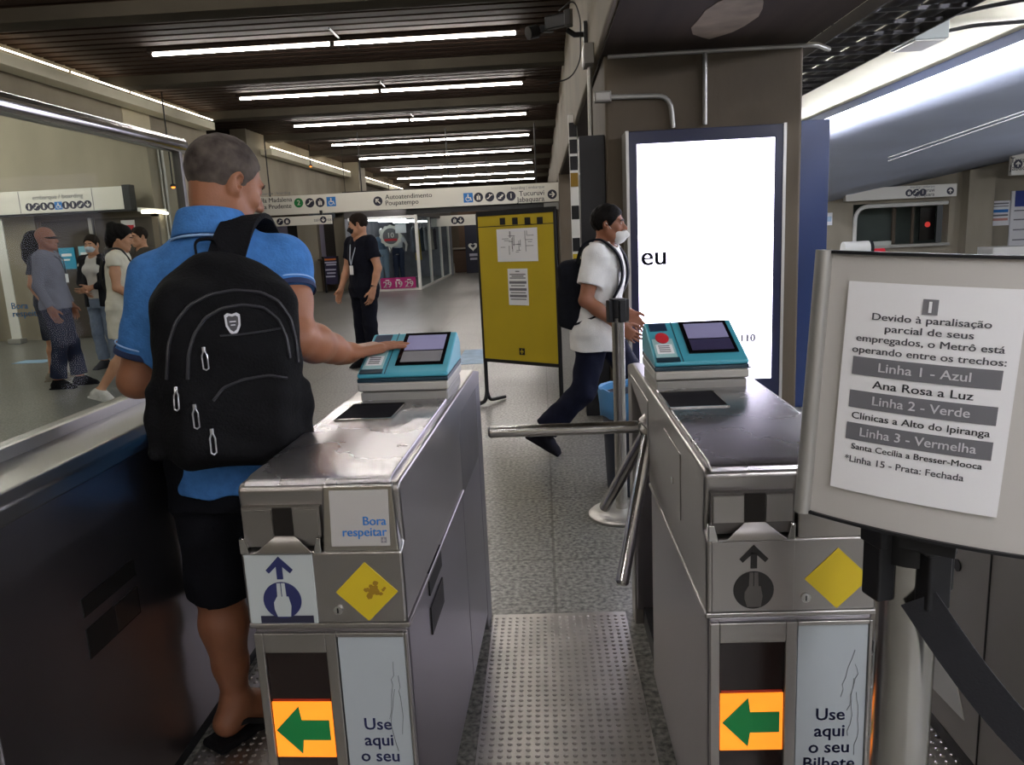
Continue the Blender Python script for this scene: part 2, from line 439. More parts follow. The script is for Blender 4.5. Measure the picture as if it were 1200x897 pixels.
        val = {c: D[act[:,0]+c[0], act[:,1]+c[1], act[:,2]+c[2]] for c in cs}
        for c in cs:
            for q in range(3):
                if c[q] == 0:
                    e = list(c); e[q] = 1; e = tuple(e); a, b = val[c], val[e]
                    m = (a < 0) != (b < 0); t = np.where(m, a / np.where(m, a - b, 1), 0)
                    p = np.array(c, float)[None] + t[:, None] * (np.array(e) - np.array(c))[None]
                    acc += p * m[:, None]; num += m
        verts = (act + acc / num[:, None]) * v + lo
        quads = []
        for q in range(3):
            a, b = [(1,2),(2,0),(0,1)][q]
            s0 = [slice(1, n[i]-1) for i in range(3)]; s1 = list(s0); s1[q] = slice(2, n[q])
            A, B = ins[tuple(s0)], ins[tuple(s1)]
            E = np.argwhere(A != B) + 1
            if not len(E): continue
            da = np.zeros(3, int); da[a] = 1; db = np.zeros(3, int); db[b] = 1
            f = np.stack([I[tuple((E - da - db).T)], I[tuple((E - db).T)], I[tuple(E.T)], I[tuple((E - da).T)]], 1)
            fl = ~ins[tuple(E.T)]
            f[fl] = f[fl][:, ::-1]
            quads.append(f)
        quads = np.concatenate(quads); quads = quads[(quads >= 0).all(1)]
        me = bpy.data.meshes.new(name)
        me.vertices.add(len(verts)); me.vertices.foreach_set('co', verts.astype(np.float32).ravel())
        me.loops.add(quads.size); me.loops.foreach_set('vertex_index', quads.astype(np.int32).ravel())
        me.polygons.add(len(quads)); me.polygons.foreach_set('loop_start', np.arange(0, quads.size, 4, dtype=np.int32))
        me.update(calc_edges=True); me.validate()
        me.polygons.foreach_set('use_smooth', [True]*len(me.polygons))
        o = link(name, me, material, parent)
        if smooth_iter:
            sm = o.modifiers.new('smooth', 'SMOOTH'); sm.iterations = smooth_iter; sm.factor = .5
        return o
def rotz3(a): return np.array([[math.cos(a), -math.sin(a), 0], [math.sin(a), math.cos(a), 0], [0, 0, 1]])
def rotx3(a): return np.array([[1, 0, 0], [0, math.cos(a), -math.sin(a)], [0, math.sin(a), math.cos(a)]])
def roty3(a): return np.array([[math.cos(a), 0, math.sin(a)], [0, 1, 0], [-math.sin(a), 0, math.cos(a)]])

# ------------------------------------------------------------------ ceiling tubes
XL = [-4.85, -4.85, -4.85, -4.85, -4.85, -5.0, -5.15, -5.3, -5.45, -5.65, -5.85, -6.0]
first = None
lname = ['behind the turnstiles', 'just behind the turnstiles', 'over the turnstiles', 'past the turnstiles', 'nearest of the row in view', 'second of the row in view', 'third of the row in view', 'fourth of the row in view', 'fifth of the row in view', 'sixth of the row in view', 'seventh of the row in view', 'farthest of the row']
for i, yy in enumerate(ROWS):
    Lx = (-.22 - XL[i]) / 2
    t = thing('fluorescent_light', 'long twin-tube fluorescent light across the slatted ceiling, ' + lname[i], 'ceiling light', ((XL[i] - .22) / 2, yy, 3.87), 0, 'ceiling tube lights')
    MB().box((-Lx - .06, -.035, .025), (Lx + .06, .035, .08)).build('fitting', mat('fitting_brown', '#4a403a', .6), t)
    for s in (-1, 1):
        a, b = (-Lx, -.03) if s < 0 else (.03, Lx)
        MB().tube([(a, 0, 0), (b, 0, 0)], .017, 8).build('tube', TUBE_MAT, t, smooth=True)
    for h0, h1 in ((-.03, .03), (-Lx - .02, -Lx), (Lx, Lx + .02)): MB().box((h0, -.018, -.022), (h1, .018, .03)).build('lamp_holder', mat('fitting_brown', '#4a403a', .6), t)
    if i in (4, 5, 6, 8):
        MB().tube([(.1, .5, .06), (.1, -.5, .06)], .012, 6).build('feed_conduit', BLACK, t)
for i, y_ in enumerate((-4.2, -1.2)):  # unseen fill tubes added under the soffit to brighten the turnstile fronts
    t = thing('fluorescent_light', ('rear' if i == 0 else 'front') + ' tube light under the beam soffit behind the turnstiles', 'ceiling light', (1.15, y_, 2.56), 0, 'soffit tube lights')  # added fill tubes, unseen; not real fittings
    MB().box((-.05, -1.25, .0), (.05, 1.25, .052)).build('fitting', WHITE_PAINT, t)
    for s in (-1, 1): MB().tube([(s*.03, -1.2, -.02), (s*.03, 1.2, -.02)], .017, 8).build('tube', mat('soffit_fill_tube', '#f7f5fb', .5, emit=TUBE*1.7), t, smooth=True)

# ------------------------------------------------------------------ turnstiles
def picto_parts(parent, x, z, y, arrow_m, disc_m, hand_m, s=1.0):
    p = MB()
    p.prism([(x-.006*s, z+.026*s), (x+.006*s, z+.026*s), (x+.006*s, z+.058*s), (x-.006*s, z+.058*s)], 'y', y-.0016, y)
    p.prism([(x-.027*s, z+.045*s), (x-.021*s, z+.038*s), (x, z+.058*s), (x, z+.073*s)], 'y', y-.0016, y)
    p.prism([(x+.027*s, z+.045*s), (x, z+.073*s), (x, z+.058*s), (x+.021*s, z+.038*s)], 'y', y-.0016, y)
    p.build('arrow_mark', arrow_m, parent)
    MB().disc((x, y-.0016, z-.018*s), .038*s, 'y', .0016, 32).build('round_mark', disc_m, parent)
    h = MB(); yy = y - .0022
    def slab(poly): h.prism([(x + u*s, z + w*s) for u, w in poly], 'y', yy, y)
    slab([(-.009,-.010),(-.001,-.010),(-.001,.018),(-.008,.018)])
    slab([(.001,-.010),(.009,-.010),(.008,.018),(.001,.018)])
    slab([(-.012,-.052),(.014,-.052),(.017,-.030),(.013,-.010),(-.010,-.010),(-.017,-.022),(-.017,-.036)])
    h.build('hand_mark', hand_m, parent)

ARROW_GLOW = mat('backlit_orange', '#ff8a22', .5, emit=.95, hex2='#ff6a10', vscale=9)
ARROW_GREEN = mat('arrow_green', '#067a3a', .6)
DISPLAY_DARK = mat('display_dark', '#170c0a', .15)
ADVERT = mat('advert_pale', '#9da4a7', .5, var=.03, vscale=4)
PICT_WHITE = mat('pictogram_white', '#a6acaa', .5)
PLAQUE = mat('plaque_grey', '#a3a09b', .45)
STAIN = mat('brown_stain', '#8a6a0e', .6)
SCUFF = mat('scuff_mark', '#5b5f5f', .7)

def card_reader(root, worn):
    """teal card validator on the top of the gate"""
    ox = 0 if worn else .040
    x0, x1 = -.150 + ox, .108 + ox
    y0 = .725
    b = MB().prism([(y0+.01, .962), (.99, .962), (.99, 1.0), (y0+.01, .998)], 'x', x0+.004, x1-.004).build('card_reader', mat('reader_base_grey', '#8c8a84', .45), root, bevel=.006)
    MB().prism([(y0, 1.001), (1.0, 1.003), (1.0, 1.03), (y0, 1.026)], 'x', x0, x1).build('base_tray', mat('reader_tray_grey', '#a8a59d', .45), b, bevel=.006)
    MB().prism([(y0+.002, 1.027), (1.0, 1.031), (1.0, 1.045), (y0+.002, 1.038)], 'x', x0, x1).build('dark_band', mat('reader_band', '#16303c', .4), b, bevel=.002)
    P0, P1 = Vector((0, y0+.004, 1.052)), Vector((0, .955, 1.135))
    MB().prism([(y0+.004, 1.038), (1.0, 1.044), (1.0, 1.10), (.955, 1.135), (y0+.004, 1.052)], 'x', x0, x1).build('reader_shell', TEAL, b, bevel=.006)
    d = (P1 - P0); L = d.length; d.normalize(); nrm = Vector((0, -d.z, d.y))
    def on(u, v, t=0.0):                   # u across, v up the slope (0..1), t off the face
        return Vector((u + ox, 0, 0)) + P0 + d*(v*L) + nrm*t
    def plate(name, u0, u1, v0, v1, m, t=.002, par=None, base=-.001):
        q = MB(); q.hexa([on(u0,v0,base), on(u1,v0,base), on(u1,v1,base), on(u0,v1,base), on(u0,v0,t), on(u1,v0,t), on(u1,v1,t), on(u0,v1,t)])
        return q.build(name, m, par or b)
    plate('pad_groove', -.072, -.069, .0, 1.0, mat('reader_groove', '#10414f', .5), .0008)
    bz = plate('screen_bezel', -.048, .090, .17, .97, BLACK_GLOSS, .003)
    plate('screen', -.036, .080, .52, .90, mat('screen_lilac', '#7d7a9a' if not worn else '#6f6d9c', .25, emit=.25), .004, bz)
    plate('screen_lower', -.036, .080, .23, .49, mat('screen_grey', '#77767a' if not worn else '#33303f', .3), .004, bz) if not worn else plate('screen_lower', -.036, .080, .23, .49, mat('screen_worn', '#393552', .3), .004, bz)
    plate('card_pad', -.140, -.082, .10, .55, mat('pad_pale', '#9fc3c4', .5), .002)
    plate('card_window', -.134, -.088, .18, .40, PAPER, .003)
    for i in range(4): pass
    plate('pad_lower_band', -.143, -.078, .0, .09, mat('reader_band', '#16303c', .4), .0025)
    q = MB()
    if worn:
        cpt = on(-.110, .56); n = 20
        vs = [on(-.110 + .019*math.cos(2*math.pi*i/n), .56 + .13*math.sin(2*math.pi*i/n), .0045) for i in range(n)]
        vb = [on(-.110 + .019*math.cos(2*math.pi*i/n), .56 + .13*math.sin(2*math.pi*i/n), -.001) for i in range(n)]
        q.add(vb + vs, [tuple(range(n-1, -1, -1)), tuple(range(n, 2*n))] + [(i, (i+1) % n, (i+1) % n + n, i+n) for i in range(n)])
    else:
        q.hexa([on(-.132,.50,-.001), on(-.092,.50,-.001), on(-.092,.68,-.001), on(-.132,.68,-.001), on(-.132,.50,.005), on(-.092,.50,.005), on(-.092,.68,.005), on(-.132,.68,.005)])
    q.build('target_button', RED, b)
    plate('pad_display', -.138, -.088, .76, .95, mat('pad_display', '#23324a', .3), .003)
    qm = MB()                               # the printed block on the little card window, as plain bars
    for r in range(4):
        v = .215 + r*.045
        qm.hexa([on(-.128,v,.002), on(-.096,v,.002), on(-.096,v+.025,.002), on(-.128,v+.025,.002), on(-.128,v,.0034), on(-.096,v,.0034), on(-.096,v+.025,.0034), on(-.128,v+.025,.0034)])
    qm.build('window_print', INK_GREY, b)

def turnstile(cx, yf, rz, label, variant):
    t = thing('turnstile', label, 'turnstile', (cx, yf, 0), rz, 'turnstiles')
    W = .16
    # lower cabinet, with the recess for the tripod at its rear left
    c = MB().box((-W+.006, .012, .06), (W-.002, .80, .672)).box((-W+.10, .80, .06), (W-.002, 1.22, .672)).box((-W+.006, 1.22, .06), (W-.002, 1.34, .672))
    cab = c.build('lower_cabinet', STEEL_SIDE, t, bevel=.006)
    MB().box((-W+.03, .04, 0), (W-.03, 1.30, .07)).build('plinth', BLACK, t)
    MB().box((-W-.002, .004, .672), (W+.004, .80, .684)).build('seam_lip', STEEL, t, bevel=.004)
    # door frame on the front of the cabinet
    f = MB().box((-W+.008, .0, .08), (-.134, .014, .664)).box((-.134, .0, .622), (-.008, .014, .664)).box((-.008, .0, .08), (.014, .014, .664)).box((-.134, .0, .08), (-.008, .014, .22)).box((.150, .0, .08), (W-.004, .014, .664)).box((.014, .0, .655), (.150, .014, .664))
    f.build('front_frame', STEEL_V, t, bevel=.002)
    wd = MB().box((-.134, .006, .22), (-.008, .012, .622)).build('display_window', DISPLAY_DARK, t)
    MB().box((-.132, .003, .388), (-.010, .008, .512)).build('arrow_sign', ARROW_GLOW, wd)
    zc = .450
    ar = MB().prism([(-.128, zc), (-.078, zc+.053), (-.074, zc+.022), (-.017, zc+.022), (-.017, zc-.022), (-.074, zc-.022), (-.078, zc-.053)], 'y', .0006, .004).build('green_arrow', ARROW_GREEN, wd)
    MB().box((-.13, .004, .514), (-.012, .007, .518)).build('lamp_glow_edge', mat('lamp_red_edge', '#7a1c08', .4, emit=.4), wd)
    ad = MB().box((.016, .004, .10), (.149, .010, .656)).build('advert_panel', ADVERT, t, bevel=.001)
    for i, w in enumerate(('Use', 'aqui', 'o seu', 'Bilhete')):
        text('lettering', w, .037, NAVY, ad, (.082, .0035, .462 - i*.036), bold=.012)
    rnd = random.Random(3 if variant == 'left' else 7)
    sc = MB()
    for k in range(3 if variant == 'left' else 4):
        x = .128 + rnd.uniform(-.008, .008); z = .60 - k*.03; pts = []
        for i in range(9):
            pts.append((x, .0035, z)); x += rnd.uniform(-.0065, .004); z -= rnd.uniform(.008, .022)
        sc.tube(pts, .0006, 4)
    sc.build('scratches', SCUFF, ad)
    # head: side profile extruded across
    prof = [(0, .684), (0, .834), (.028, .846), (.018, .955), (.03, .966), (1.20, .972), (1.335, .945), (1.335, .90), (1.22, .90), (.86, .90), (.80, .84), (.80, .684)]
    h = MB().prism([prof[0], prof[1], prof[2], prof[3], prof[4], prof[5], prof[6], prof[7], prof[9], prof[10], prof[11]], 'x', -W, W)
    head = h.build('head', STEEL, t, bevel=.007)
    MB().box((-W+.10, .79, .66), (W-.002, 1.22, .93)).build('mechanism_case', STEEL_DARK, t)
    MB().hexa([(-W, 1.23, 0), (-W+.045, 1.23, 0), (-W+.045, 1.33, 0), (-W, 1.33, 0), (-W, 1.23, .92), (-W+.045, 1.23, .92), (-W+.045, 1.33, .92), (-W, 1.33, .92)]).build('rear_post', STEEL, t, bevel=.004)
    MB().box((W-.045, 1.22, 0), (W-.001, 1.33, .93)).build('rear_post', STEEL_SIDE, t, bevel=.004)
    # diagonal brace that frames the tripod opening
    MB().prism([(.80, .70), (.82, .70), (.82, .835), (1.22, .905), (1.22, .93), (.80, .93)], 'x', -W-.002, -W+.02).build('side_brace', STEEL, t, bevel=.003)
    # polished cover
    cv = MB().prism([(.022, .960), (.03, .9715), (.06, .976), (.722, .978), (.722, .958)], 'x', -W+.012, W-.018).build('top_cover', COVER, t, bevel=.004)
    so = .042 if variant == 'left' else 0
    sl = MB().box((-.148 + so, .49, .9775), (-.006 + so, .655, .9795)).build('ticket_recess_shade', mat('recess_shade', '#0d0b12', .85, spec=.1), t)  # flat plate; its dark colour stands for shade inside the recess
    rim = MB().box((-.150 + so, .486, .977), (-.004 + so, .491, .981)).box((-.150 + so, .654, .977), (-.004 + so, .660, .984)).box((-.151 + so, .486, .977), (-.147 + so, .66, .982)).box((-.006 + so, .486, .977), (-.002 + so, .66, .981))
    rim.build('recess_rim', STEEL_POL, sl)
    # front insert: funnel of the coin / ticket chute
    fn = MB()
    fn.box((-.150, .006, .845), (.004, .022, .925))
    fun = fn.build('chute_plate', STEEL_DARK if variant != 'left' else STEEL, t)
    MB().box((-.088, .003, .868), (-.050, .008, .924)).build('chute_slot', mat('chute_dark', '#2c2927', .4, .7), fun)
    for g0, g1 in ((-.146, -.090), (-.048, .0)): MB().box((g0, .002, .868), (g1, .008, .920)).build('chute_cheek', STEEL, fun)
    tr = MB().hexa([(-.140,-.010,.835),(-.010,-.010,.835),(-.048,.006,.836),(-.090,.006,.836), (-.124,-.010,.840),(-.014,-.010,.840),(-.049,.006,.867),(-.089,.006,.867)])
    tr.build('chute_tray', STEEL, fun, bevel=.002)
    for wg in ([(-.157,.834),(-.138,.834),(-.146,.866),(-.157,.866)], [(.004,.834),(-.012,.834),(-.004,.866),(.004,.866)]): MB().prism(wg, 'y', -.006, .01).build('chute_wing', STEEL_POL, fun, bevel=.002)
    # sloping plate beside the chute
    MB().hexa([(.008,-.006,.836),(W-.004,-.006,.836),(W-.004,.03,.836),(.008,.03,.836),(.012,.010,.964),(W-.012,.010,.964),(W-.012,.03,.964),(.012,.03,.964)]).build('sloping_plate', STEEL_POL if variant == 'left' else STEEL, t, bevel=.004)
    if variant == 'left':
        th = math.atan2(.016, .128)
        pq = MB().box((-.057, -.0015, -.054), (.057, .0015, .054)).build('courtesy_plaque', PLAQUE, t, bevel=.001, loc=(.083, .0005, .902), rot=(-th, 0, 0))
        text('lettering', 'Bora', .024, SIGN_BLUE, pq, (.052, -.0022, -.006), align='RIGHT', bold=.012)
        text('lettering', 'respeitar', .024, SIGN_BLUE, pq, (.052, -.0022, -.027), align='RIGHT', bold=.012)
        lg = MB().box((.040, -.0022, -.048), (.051, 0, -.037)).build('logo', INK_GREY, pq)
        MB().box((.0448, -.0026, -.047), (.0462, 0, -.038)).box((.042, -.0026, -.0432), (.049, 0, -.0418)).build('logo_mark', PLAQUE, pq)
        pp = MB().box((-.152, -.004, .688), (-.016, 0, .832)).build('pictogram_plate', PICT_WHITE, t, bevel=.001)
        picto_parts(pp, -.083, .756, -.004, NAVY, NAVY, PICT_WHITE)
        cap_ = MB().box((-.130, -.0055, .690), (-.024, -.003, .705)).build('caption_strip', SIGN_DARK, pp)
    else:
        pp = MB().box((-.150, -.003, .690), (.004, 0, .832)).build('pictogram_plate', STEEL, t, bevel=.001)
        picto_parts(pp, -.072, .752, -.003, mat('worn_black', '#1b1918', .5), mat('worn_black', '#1b1918', .5), STEEL_DARK)
    dm = MB().prism([(.085-.061, .752), (.085, .752+.061), (.085+.061, .752), (.085, .752-.061)], 'y', -.002, 0).build('yellow_diamond', YELLOW, t)
    if variant == 'left':
        r2 = random.Random(5); st = MB()
        for k in range(26):
            a = r2.uniform(0, 6.28); rr = abs(r2.gauss(0, .012))
            x, z = .097 + rr*math.cos(a), .758 + 1.35*rr*math.sin(a) - .004
            if abs(x-.085) + abs(z-.752) > .052: continue
            n = 6; s = r2.uniform(.003, .008)
            st.prism([(x + s*r2.uniform(.6, 1.2)*math.cos(2*math.pi*i/n), z + s*r2.uniform(.6, 1.2)*math.sin(2*math.pi*i/n)) for i in range(n)], 'y', -.0024 - k*.00002, -.001)
        st.build('torn_residue', STAIN, dm)
    lk = MB().disc((.026, -.007, .716), .009, 'y', .008, 14).build('key_lock', STEEL_POL, t, smooth=True)
    MB().box((.0245, -.0078, .711), (.0275, -.006, .721)).build('key_slit', BLACK, lk)
    # small hatch on the lane side and the two dark slots of the other side
    ht = MB().box((-W-.0022, .27, .77), (-W+.001, .50, .925)).build('side_hatch', STEEL, t, bevel=.002)
    MB().disc((-W-.006, .36, .835), .008, 'x', .006, 12).build('hatch_lock', STEEL_POL, ht, smooth=True)
    for (z0, z1) in ((.63, .685), (.535, .60)):
        MB().prism([(.225, z0), (.385, z0), (.385, z1), (.225, z1)], 'x', W-.004, W+.0015).build('side_slot', mat('slot_dark', '#0e0d0c', .5), t)
    card_reader(t, variant != 'left')
    # tripod
    hubp = Vector((-W+.005, .82, .842)); hub = MB()
    ax = Vector((-.7071, 0, -.7071)); ctr = Vector((-W+.012, .86, .838))
    hub.tube([ctr - ax*.09, ctr + ax*.010], .038, 20); hub.tube([ctr + ax*.008, ctr + ax*.028], .030, 20)
    hb = hub.build('tripod_hub', STEEL, t, bevel=.004, smooth=True)
    AL = .40 if variant == 'left' else .475
    for d in ((-1, 0, 0), (-.25, -.612, -.75), (-.25, .612, -.75)):
        d = Vector(d).normalized(); a = MB()
        a.tube([ctr + d*.035, ctr + d*AL], .0185, 18)
        a.tube([ctr + d*AL, ctr + d*(AL+.007)], .0185, 18, r1=.012)
        a.build('tripod_arm', STEEL_POL, t, smooth=True)
    return t
turnstile(-.449, 1.385, -.036, 'stainless turnstile under the outstretched hand, with a white hand pictogram plate and a grey plaque', 'left')
turnstile(.448, 1.385, 0.0, 'stainless turnstile behind the belt post, its steel arms reaching into the open middle lane', 'right')

# barrier cabinet on the left with a glass screen over it
t = thing('glass_barrier', 'long stainless barrier cabinet with a glass screen and tubular top rail beside the man', 'barrier', (-1.2, 1.2, 0))
def bx(x): return x + 1.2
MB().box((-.155, 0.05, .05), (.155, 1.55, .925)).build('cabinet', STEEL_SIDE, t, bevel=.006)
MB().box((-.14, .08, 0), (.14, 1.5, .06)).build('plinth', BLACK, t)
MB().prism([(-.160, .918), (.164, .918), (.164, .955), (.145, .978), (-.14, .978), (-.160, .955)], 'y', .03, 1.56).build('counter_top', STEEL, t, bevel=.006)
for (z0, z1) in ((.628, .672), (.528, .60)):
    MB().box((.150, .345, z0), (.1575, .565, z1)).build('side_slot', mat('slot_dark', '#0e0d0c', .5), t)
MB().box((.151, .46, .532), (.1585, .56, .597)).build('slot_flap', STEEL_DARK, t)
MB().box((-.026, -.1, .976), (-.006, 1.50, 1.006)).build('glass_channel', ALU, t, bevel=.002)
MB().box((-.020, -.1, 1.0), (-.012, 1.47, 1.75)).build('glass_pane', GLASS, t)
MB().tube([(-.016, -.9, 1.765), (-.016, 1.50, 1.765)], .027, 18).tube([(-.016, 1.50, 1.765), (-.016, 1.506, 1.765)], .027, 18, r1=.02).build('top_rail', STEEL_POL, t, smooth=True)
MB().box((-.030, 1.455, .976), (-.002, 1.475, 1.765)).build('end_post', STEEL_DARK, t, bevel=.002)

# gate cabinet on the far right
t = thing('gate_cabinet', 'grey gate cabinet at the right edge with a pale sticker, behind the slanting belt', 'cabinet', (1.19, 1.30, 0))
GREYM = mat('painted_steel', '#9a978f', .4, .6, var=.05, vscale=3)
MB().box((-.155, .0, .05), (.155, 1.32, .67)).build('cabinet', GREYM, t, bevel=.006)
MB().box((-.15, .02, 0), (.15, 1.28, .06)).build('plinth', BLACK, t)
MB().box((-.16, -.01, .68), (.16, 1.34, .965)).build('head', GREYM, t, bevel=.008)
MB().box((-.158, .0, .668), (.158, 1.33, .682)).build('seam_lip', STEEL, t, bevel=.003)
MB().box((-.1575, .455, .06), (-.154, .459, .66)).build('panel_joint', mat('slot_dark', '#0e0d0c', .5), t)
MB().disc((-.1580, .60, .53), .016, 'x', .004, 18).build('lock_hole', BLACK, t)
MB().prism([(.52, .14), (.86, .12), (.86, .45), (.75, .46), (.66, .40), (.62, .30)], 'x', -.1585, -.154).build('pale_sticker', mat('sticker_pale', '#e2e3dc', .5), t)
MB().box((-.175, .86, .42), (-.150, .93, .64)).build('side_grip', ALU, t, bevel=.01)

# studded metal treads of the three lanes
TREAD = mat('aluminium_tread', '#b9b6b1', .30, .95, var=.15, vscale=7)
def tread(cx, label):
    m = MB().box((-.248, -.55, .001), (.248, 1.32, .006))
    prof = [(.0075, .0), (.0062, .0028), (.0030, .0045)]
    y = -.53
    while y < 1.31:
        x = -.234
        while x < .24:
            o = len(m.v)
            for (r, z) in prof:
                for j in range(6): m.v.append((x + r*math.cos(j*math.pi/3), y + r*math.sin(j*math.pi/3), .0055 + z))
            for i in range(2):
                for j in range(6):
                    a = o + i*6 + j; b = o + i*6 + (j+1) % 6; m.f.append((a, b, b+6, a+6))
            m.f.append(tuple(range(o+12, o+18))); x += .026
        y += .026
    return m
lanes = [(-.79, 'studded metal tread under the man at the left lane'), (.012, 'studded metal tread in the open lane between the two turnstiles'), (.80, 'studded metal tread in the lane behind the belt post')]
first = None
for cx, lb in lanes:
    if first is None: o = first = tread(0, lb).build('floor_tread', TREAD)
    else: o = first.copy(); col.objects.link(o)
    o.location = (cx, 1.38, 0); tag(o, lb, 'floor mat', 'lane treads')

# ------------------------------------------------------------------ signs and their pictograms (all face the turnstiles, -Y)
def icon(parent, x, y, z, r, kind, colr=None, gly=None):
    """round or square pictogram with a pale mark"""
    gm = gly or SIGN_WHITE
    d = MB()
    if kind == 'wheelchair': d.box((x-r, y-.006, z-r), (x+r, y, z+r))
    else: d.disc((x, y-.006, z), r, 'y', .006, 20)
    p = d.build('pictogram', colr or (SIGN_BLUE if kind == 'wheelchair' else SIGN_DARK), parent)
    g = MB(); yy = y - .009; y1 = y - .005
    def P(poly): g.prism([(x + u*r, z + w*r) for u, w in poly], 'y', yy, y1)
    if kind == 'right': P([(-.6,.1),(.15,.1),(-.15,.45),(.1,.6),(.65,0),(.1,-.6),(-.15,-.45),(.15,-.1),(-.6,-.1)])
    elif kind == 'upleft':
        for q in ([(-.5,.5),(.25,.5),(.25,.28),(-.28,.28),(-.28,-.25),(-.5,-.25)],): P(q)
        P([(-.4,.25),(-.25,.4),(.55,-.4),(.4,-.55)])
    elif kind == 'down' or kind == 'up':
        s = 1 if kind == 'up' else -1
        P([(u, w*s) for u, w in [(-.12,-.6),(.12,-.6),(.12,.1),(.42,-.15),(.58,.05),(0,.65),(-.58,.05),(-.42,-.15),(-.12,.1)]])
    elif kind == 'wheelchair':
        P([(-.15,.75),(.1,.75),(.1,.1),(.55,.1),(.75,-.6),(.55,-.65),(.35,-.1),(-.15,-.1)])
        n = 14; a0, a1 = 1.9, 6.0
        for i in range(n):
            t0, t1 = a0+(a1-a0)*i/n, a0+(a1-a0)*(i+1)/n
            P([(-.1+.5*math.cos(t0), -.25+.5*math.sin(t0)), (-.1+.5*math.cos(t1), -.25+.5*math.sin(t1)), (-.1+.36*math.cos(t1), -.25+.36*math.sin(t1)), (-.1+.36*math.cos(t0), -.25+.36*math.sin(t0))])
    elif kind == 'stairs': P([(-.6,-.5),(-.6,-.2),(-.2,-.2),(-.2,.1),(.15,.1),(.15,.4),(.6,.4),(.6,.15),(.38,.15),(.38,-.15),(.05,-.15),(.05,-.5)])
    elif kind == 'escalator': P([(-.65,-.4),(-.3,-.4),(.35,.3),(.65,.3),(.65,.5),(.25,.5),(-.4,-.18),(-.65,-.18)]); P([(-.1,.3),(.1,.3),(.1,.6),(-.1,.6)])
    elif kind == 'lift': P([(-.4,-.55),(-.05,-.55),(-.05,.3),(-.4,.3)]); P([(.05,-.55),(.4,-.55),(.4,.3),(.05,.3)]); P([(-.2,.4),(0,.62),(.2,.4)])
    elif kind == 'figure':
        P([(-.16,.36),(.16,.36),(.16,.66),(-.16,.66)]); P([(-.25,.3),(.25,.3),(.2,-.6),(.04,-.6),(0,-.15),(-.04,-.6),(-.2,-.6)])
    elif kind in '0123456789G' : pass
    if len(kind) == 1: 
        text('lettering', kind, r*1.5, gm, p, (x, y-.0072, z-.02*r), bold=.02)
    else: g.build('pictogram_mark', gm, p)

SY = 18.0
def s18(x, y): return atY(x, y, SY)
zt, zb, zb2 = 2.49, 2.08, 2.0
t = thing('overhead_sign', 'long white overhead direction sign with a green line number, above the standing guard', 'sign', (-3.05, SY, 2.08))
ox, oz = -3.05, 2.08
def L(x, y): p = s18(x, y); return (p.x - ox, p.z - oz)
x0, x1 = L(292, 240)[0], L(655, 226)[0]
MB().box((x0, -.06, 0), (x1, .10, .42)).build('sign_box', SIGN_WHITE, t, bevel=.01)
MB().box((L(382, 0)[0]+1.4, .11, -.12), (x1 - .1, .25, .03)).build('hanger_beam', BLACK, t)
for hx in (x0 + .5, -1.0, 1.0, x1 - .5): MB().tube([(hx, .02, .42), (hx, .02, CEIL - .14 - oz)], .015, 8).build('hanger_rod', BLACK, t)
MB().box((x1 - .35, -.05, -.17), (x1 - .02, .1, -.02)).build('junction_box', mat('box_grey', '#8b8b88', .6), t)
yy = -.06
def zz(x, y): return L(x, y)[1]
def tx(body, px, py, size, align='LEFT', m=INK, b=.008): text('lettering', body, size, m, t, (L(px, py)[0], yy - .002, L(px, py)[1]), align=align, bold=b)
tx('embarque | boarding', 303, 228, .09, m=INK_GREY, b=0)
tx('Vila Madalena', 303, 236, .145); tx('Vila Prudente', 303, 243.5, .145)
ic = [(351, 238, '2', SIGN_GREEN), (364, 238, 'escalator', None), (376, 237.5, 'lift', None), (389, 236.5, 'wheelchair', None)]
for px, py, k, c in ic: icon(t, L(px, py)[0], yy, L(px, py)[1], .105, k, c)
icon(t, L(443.5, 236)[0], yy, L(443.5, 236)[1], .105, 'upleft')
tx('Autoatendimento', 452, 231.5, .15); tx('Poupatempo', 452, 238.5, .15)
for px, py, k in [(549, 232, 'wheelchair'), (561, 231.5, 'lift'), (574, 231, 'escalator'), (587, 230.5, 'stairs'), (599, 230, '1'), (647, 228, 'right')]:
    icon(t, L(px, py)[0], yy, L(px, py)[1], .105, k)
tx('boarding | embarque', 638, 219, .09, 'RIGHT', INK_GREY, 0)
tx('Tucuruvi', 638, 226, .16, 'RIGHT'); tx('Jabaquara', 638, 233, .16, 'RIGHT')

t = thing('overhead_sign', 'narrow white sign strip hung under the left end of the long direction sign', 'sign', (-5.6, 17.9, 1.9))
ox, oz = -5.6, 1.9
xa, xb = -6.55 - ox, atY(388, 250, 17.9).x - ox
MB().box((xa, -.05, -.07), (xb, .05, .13)).build('sign_box', SIGN_WHITE, t, bevel=.006)
MB().box((xa + .2, -.02, .13), (xa + .26, .02, .24)).box((xb - .26, -.02, .13), (xb - .2, .02, .24)).build('hanger_bracket', BLACK, t)
for px, k in ((328, 'escalator'), (336.5, 'lift'), (379, 'down')): icon(t, atY(px, 251, 17.9).x - ox, -.05, .03, .075, k)
text('lettering', 'saída | exit', .11, INK_GREY, t, (atY(357, 0, 17.9).x - ox, -.053, .03), bold=.005)

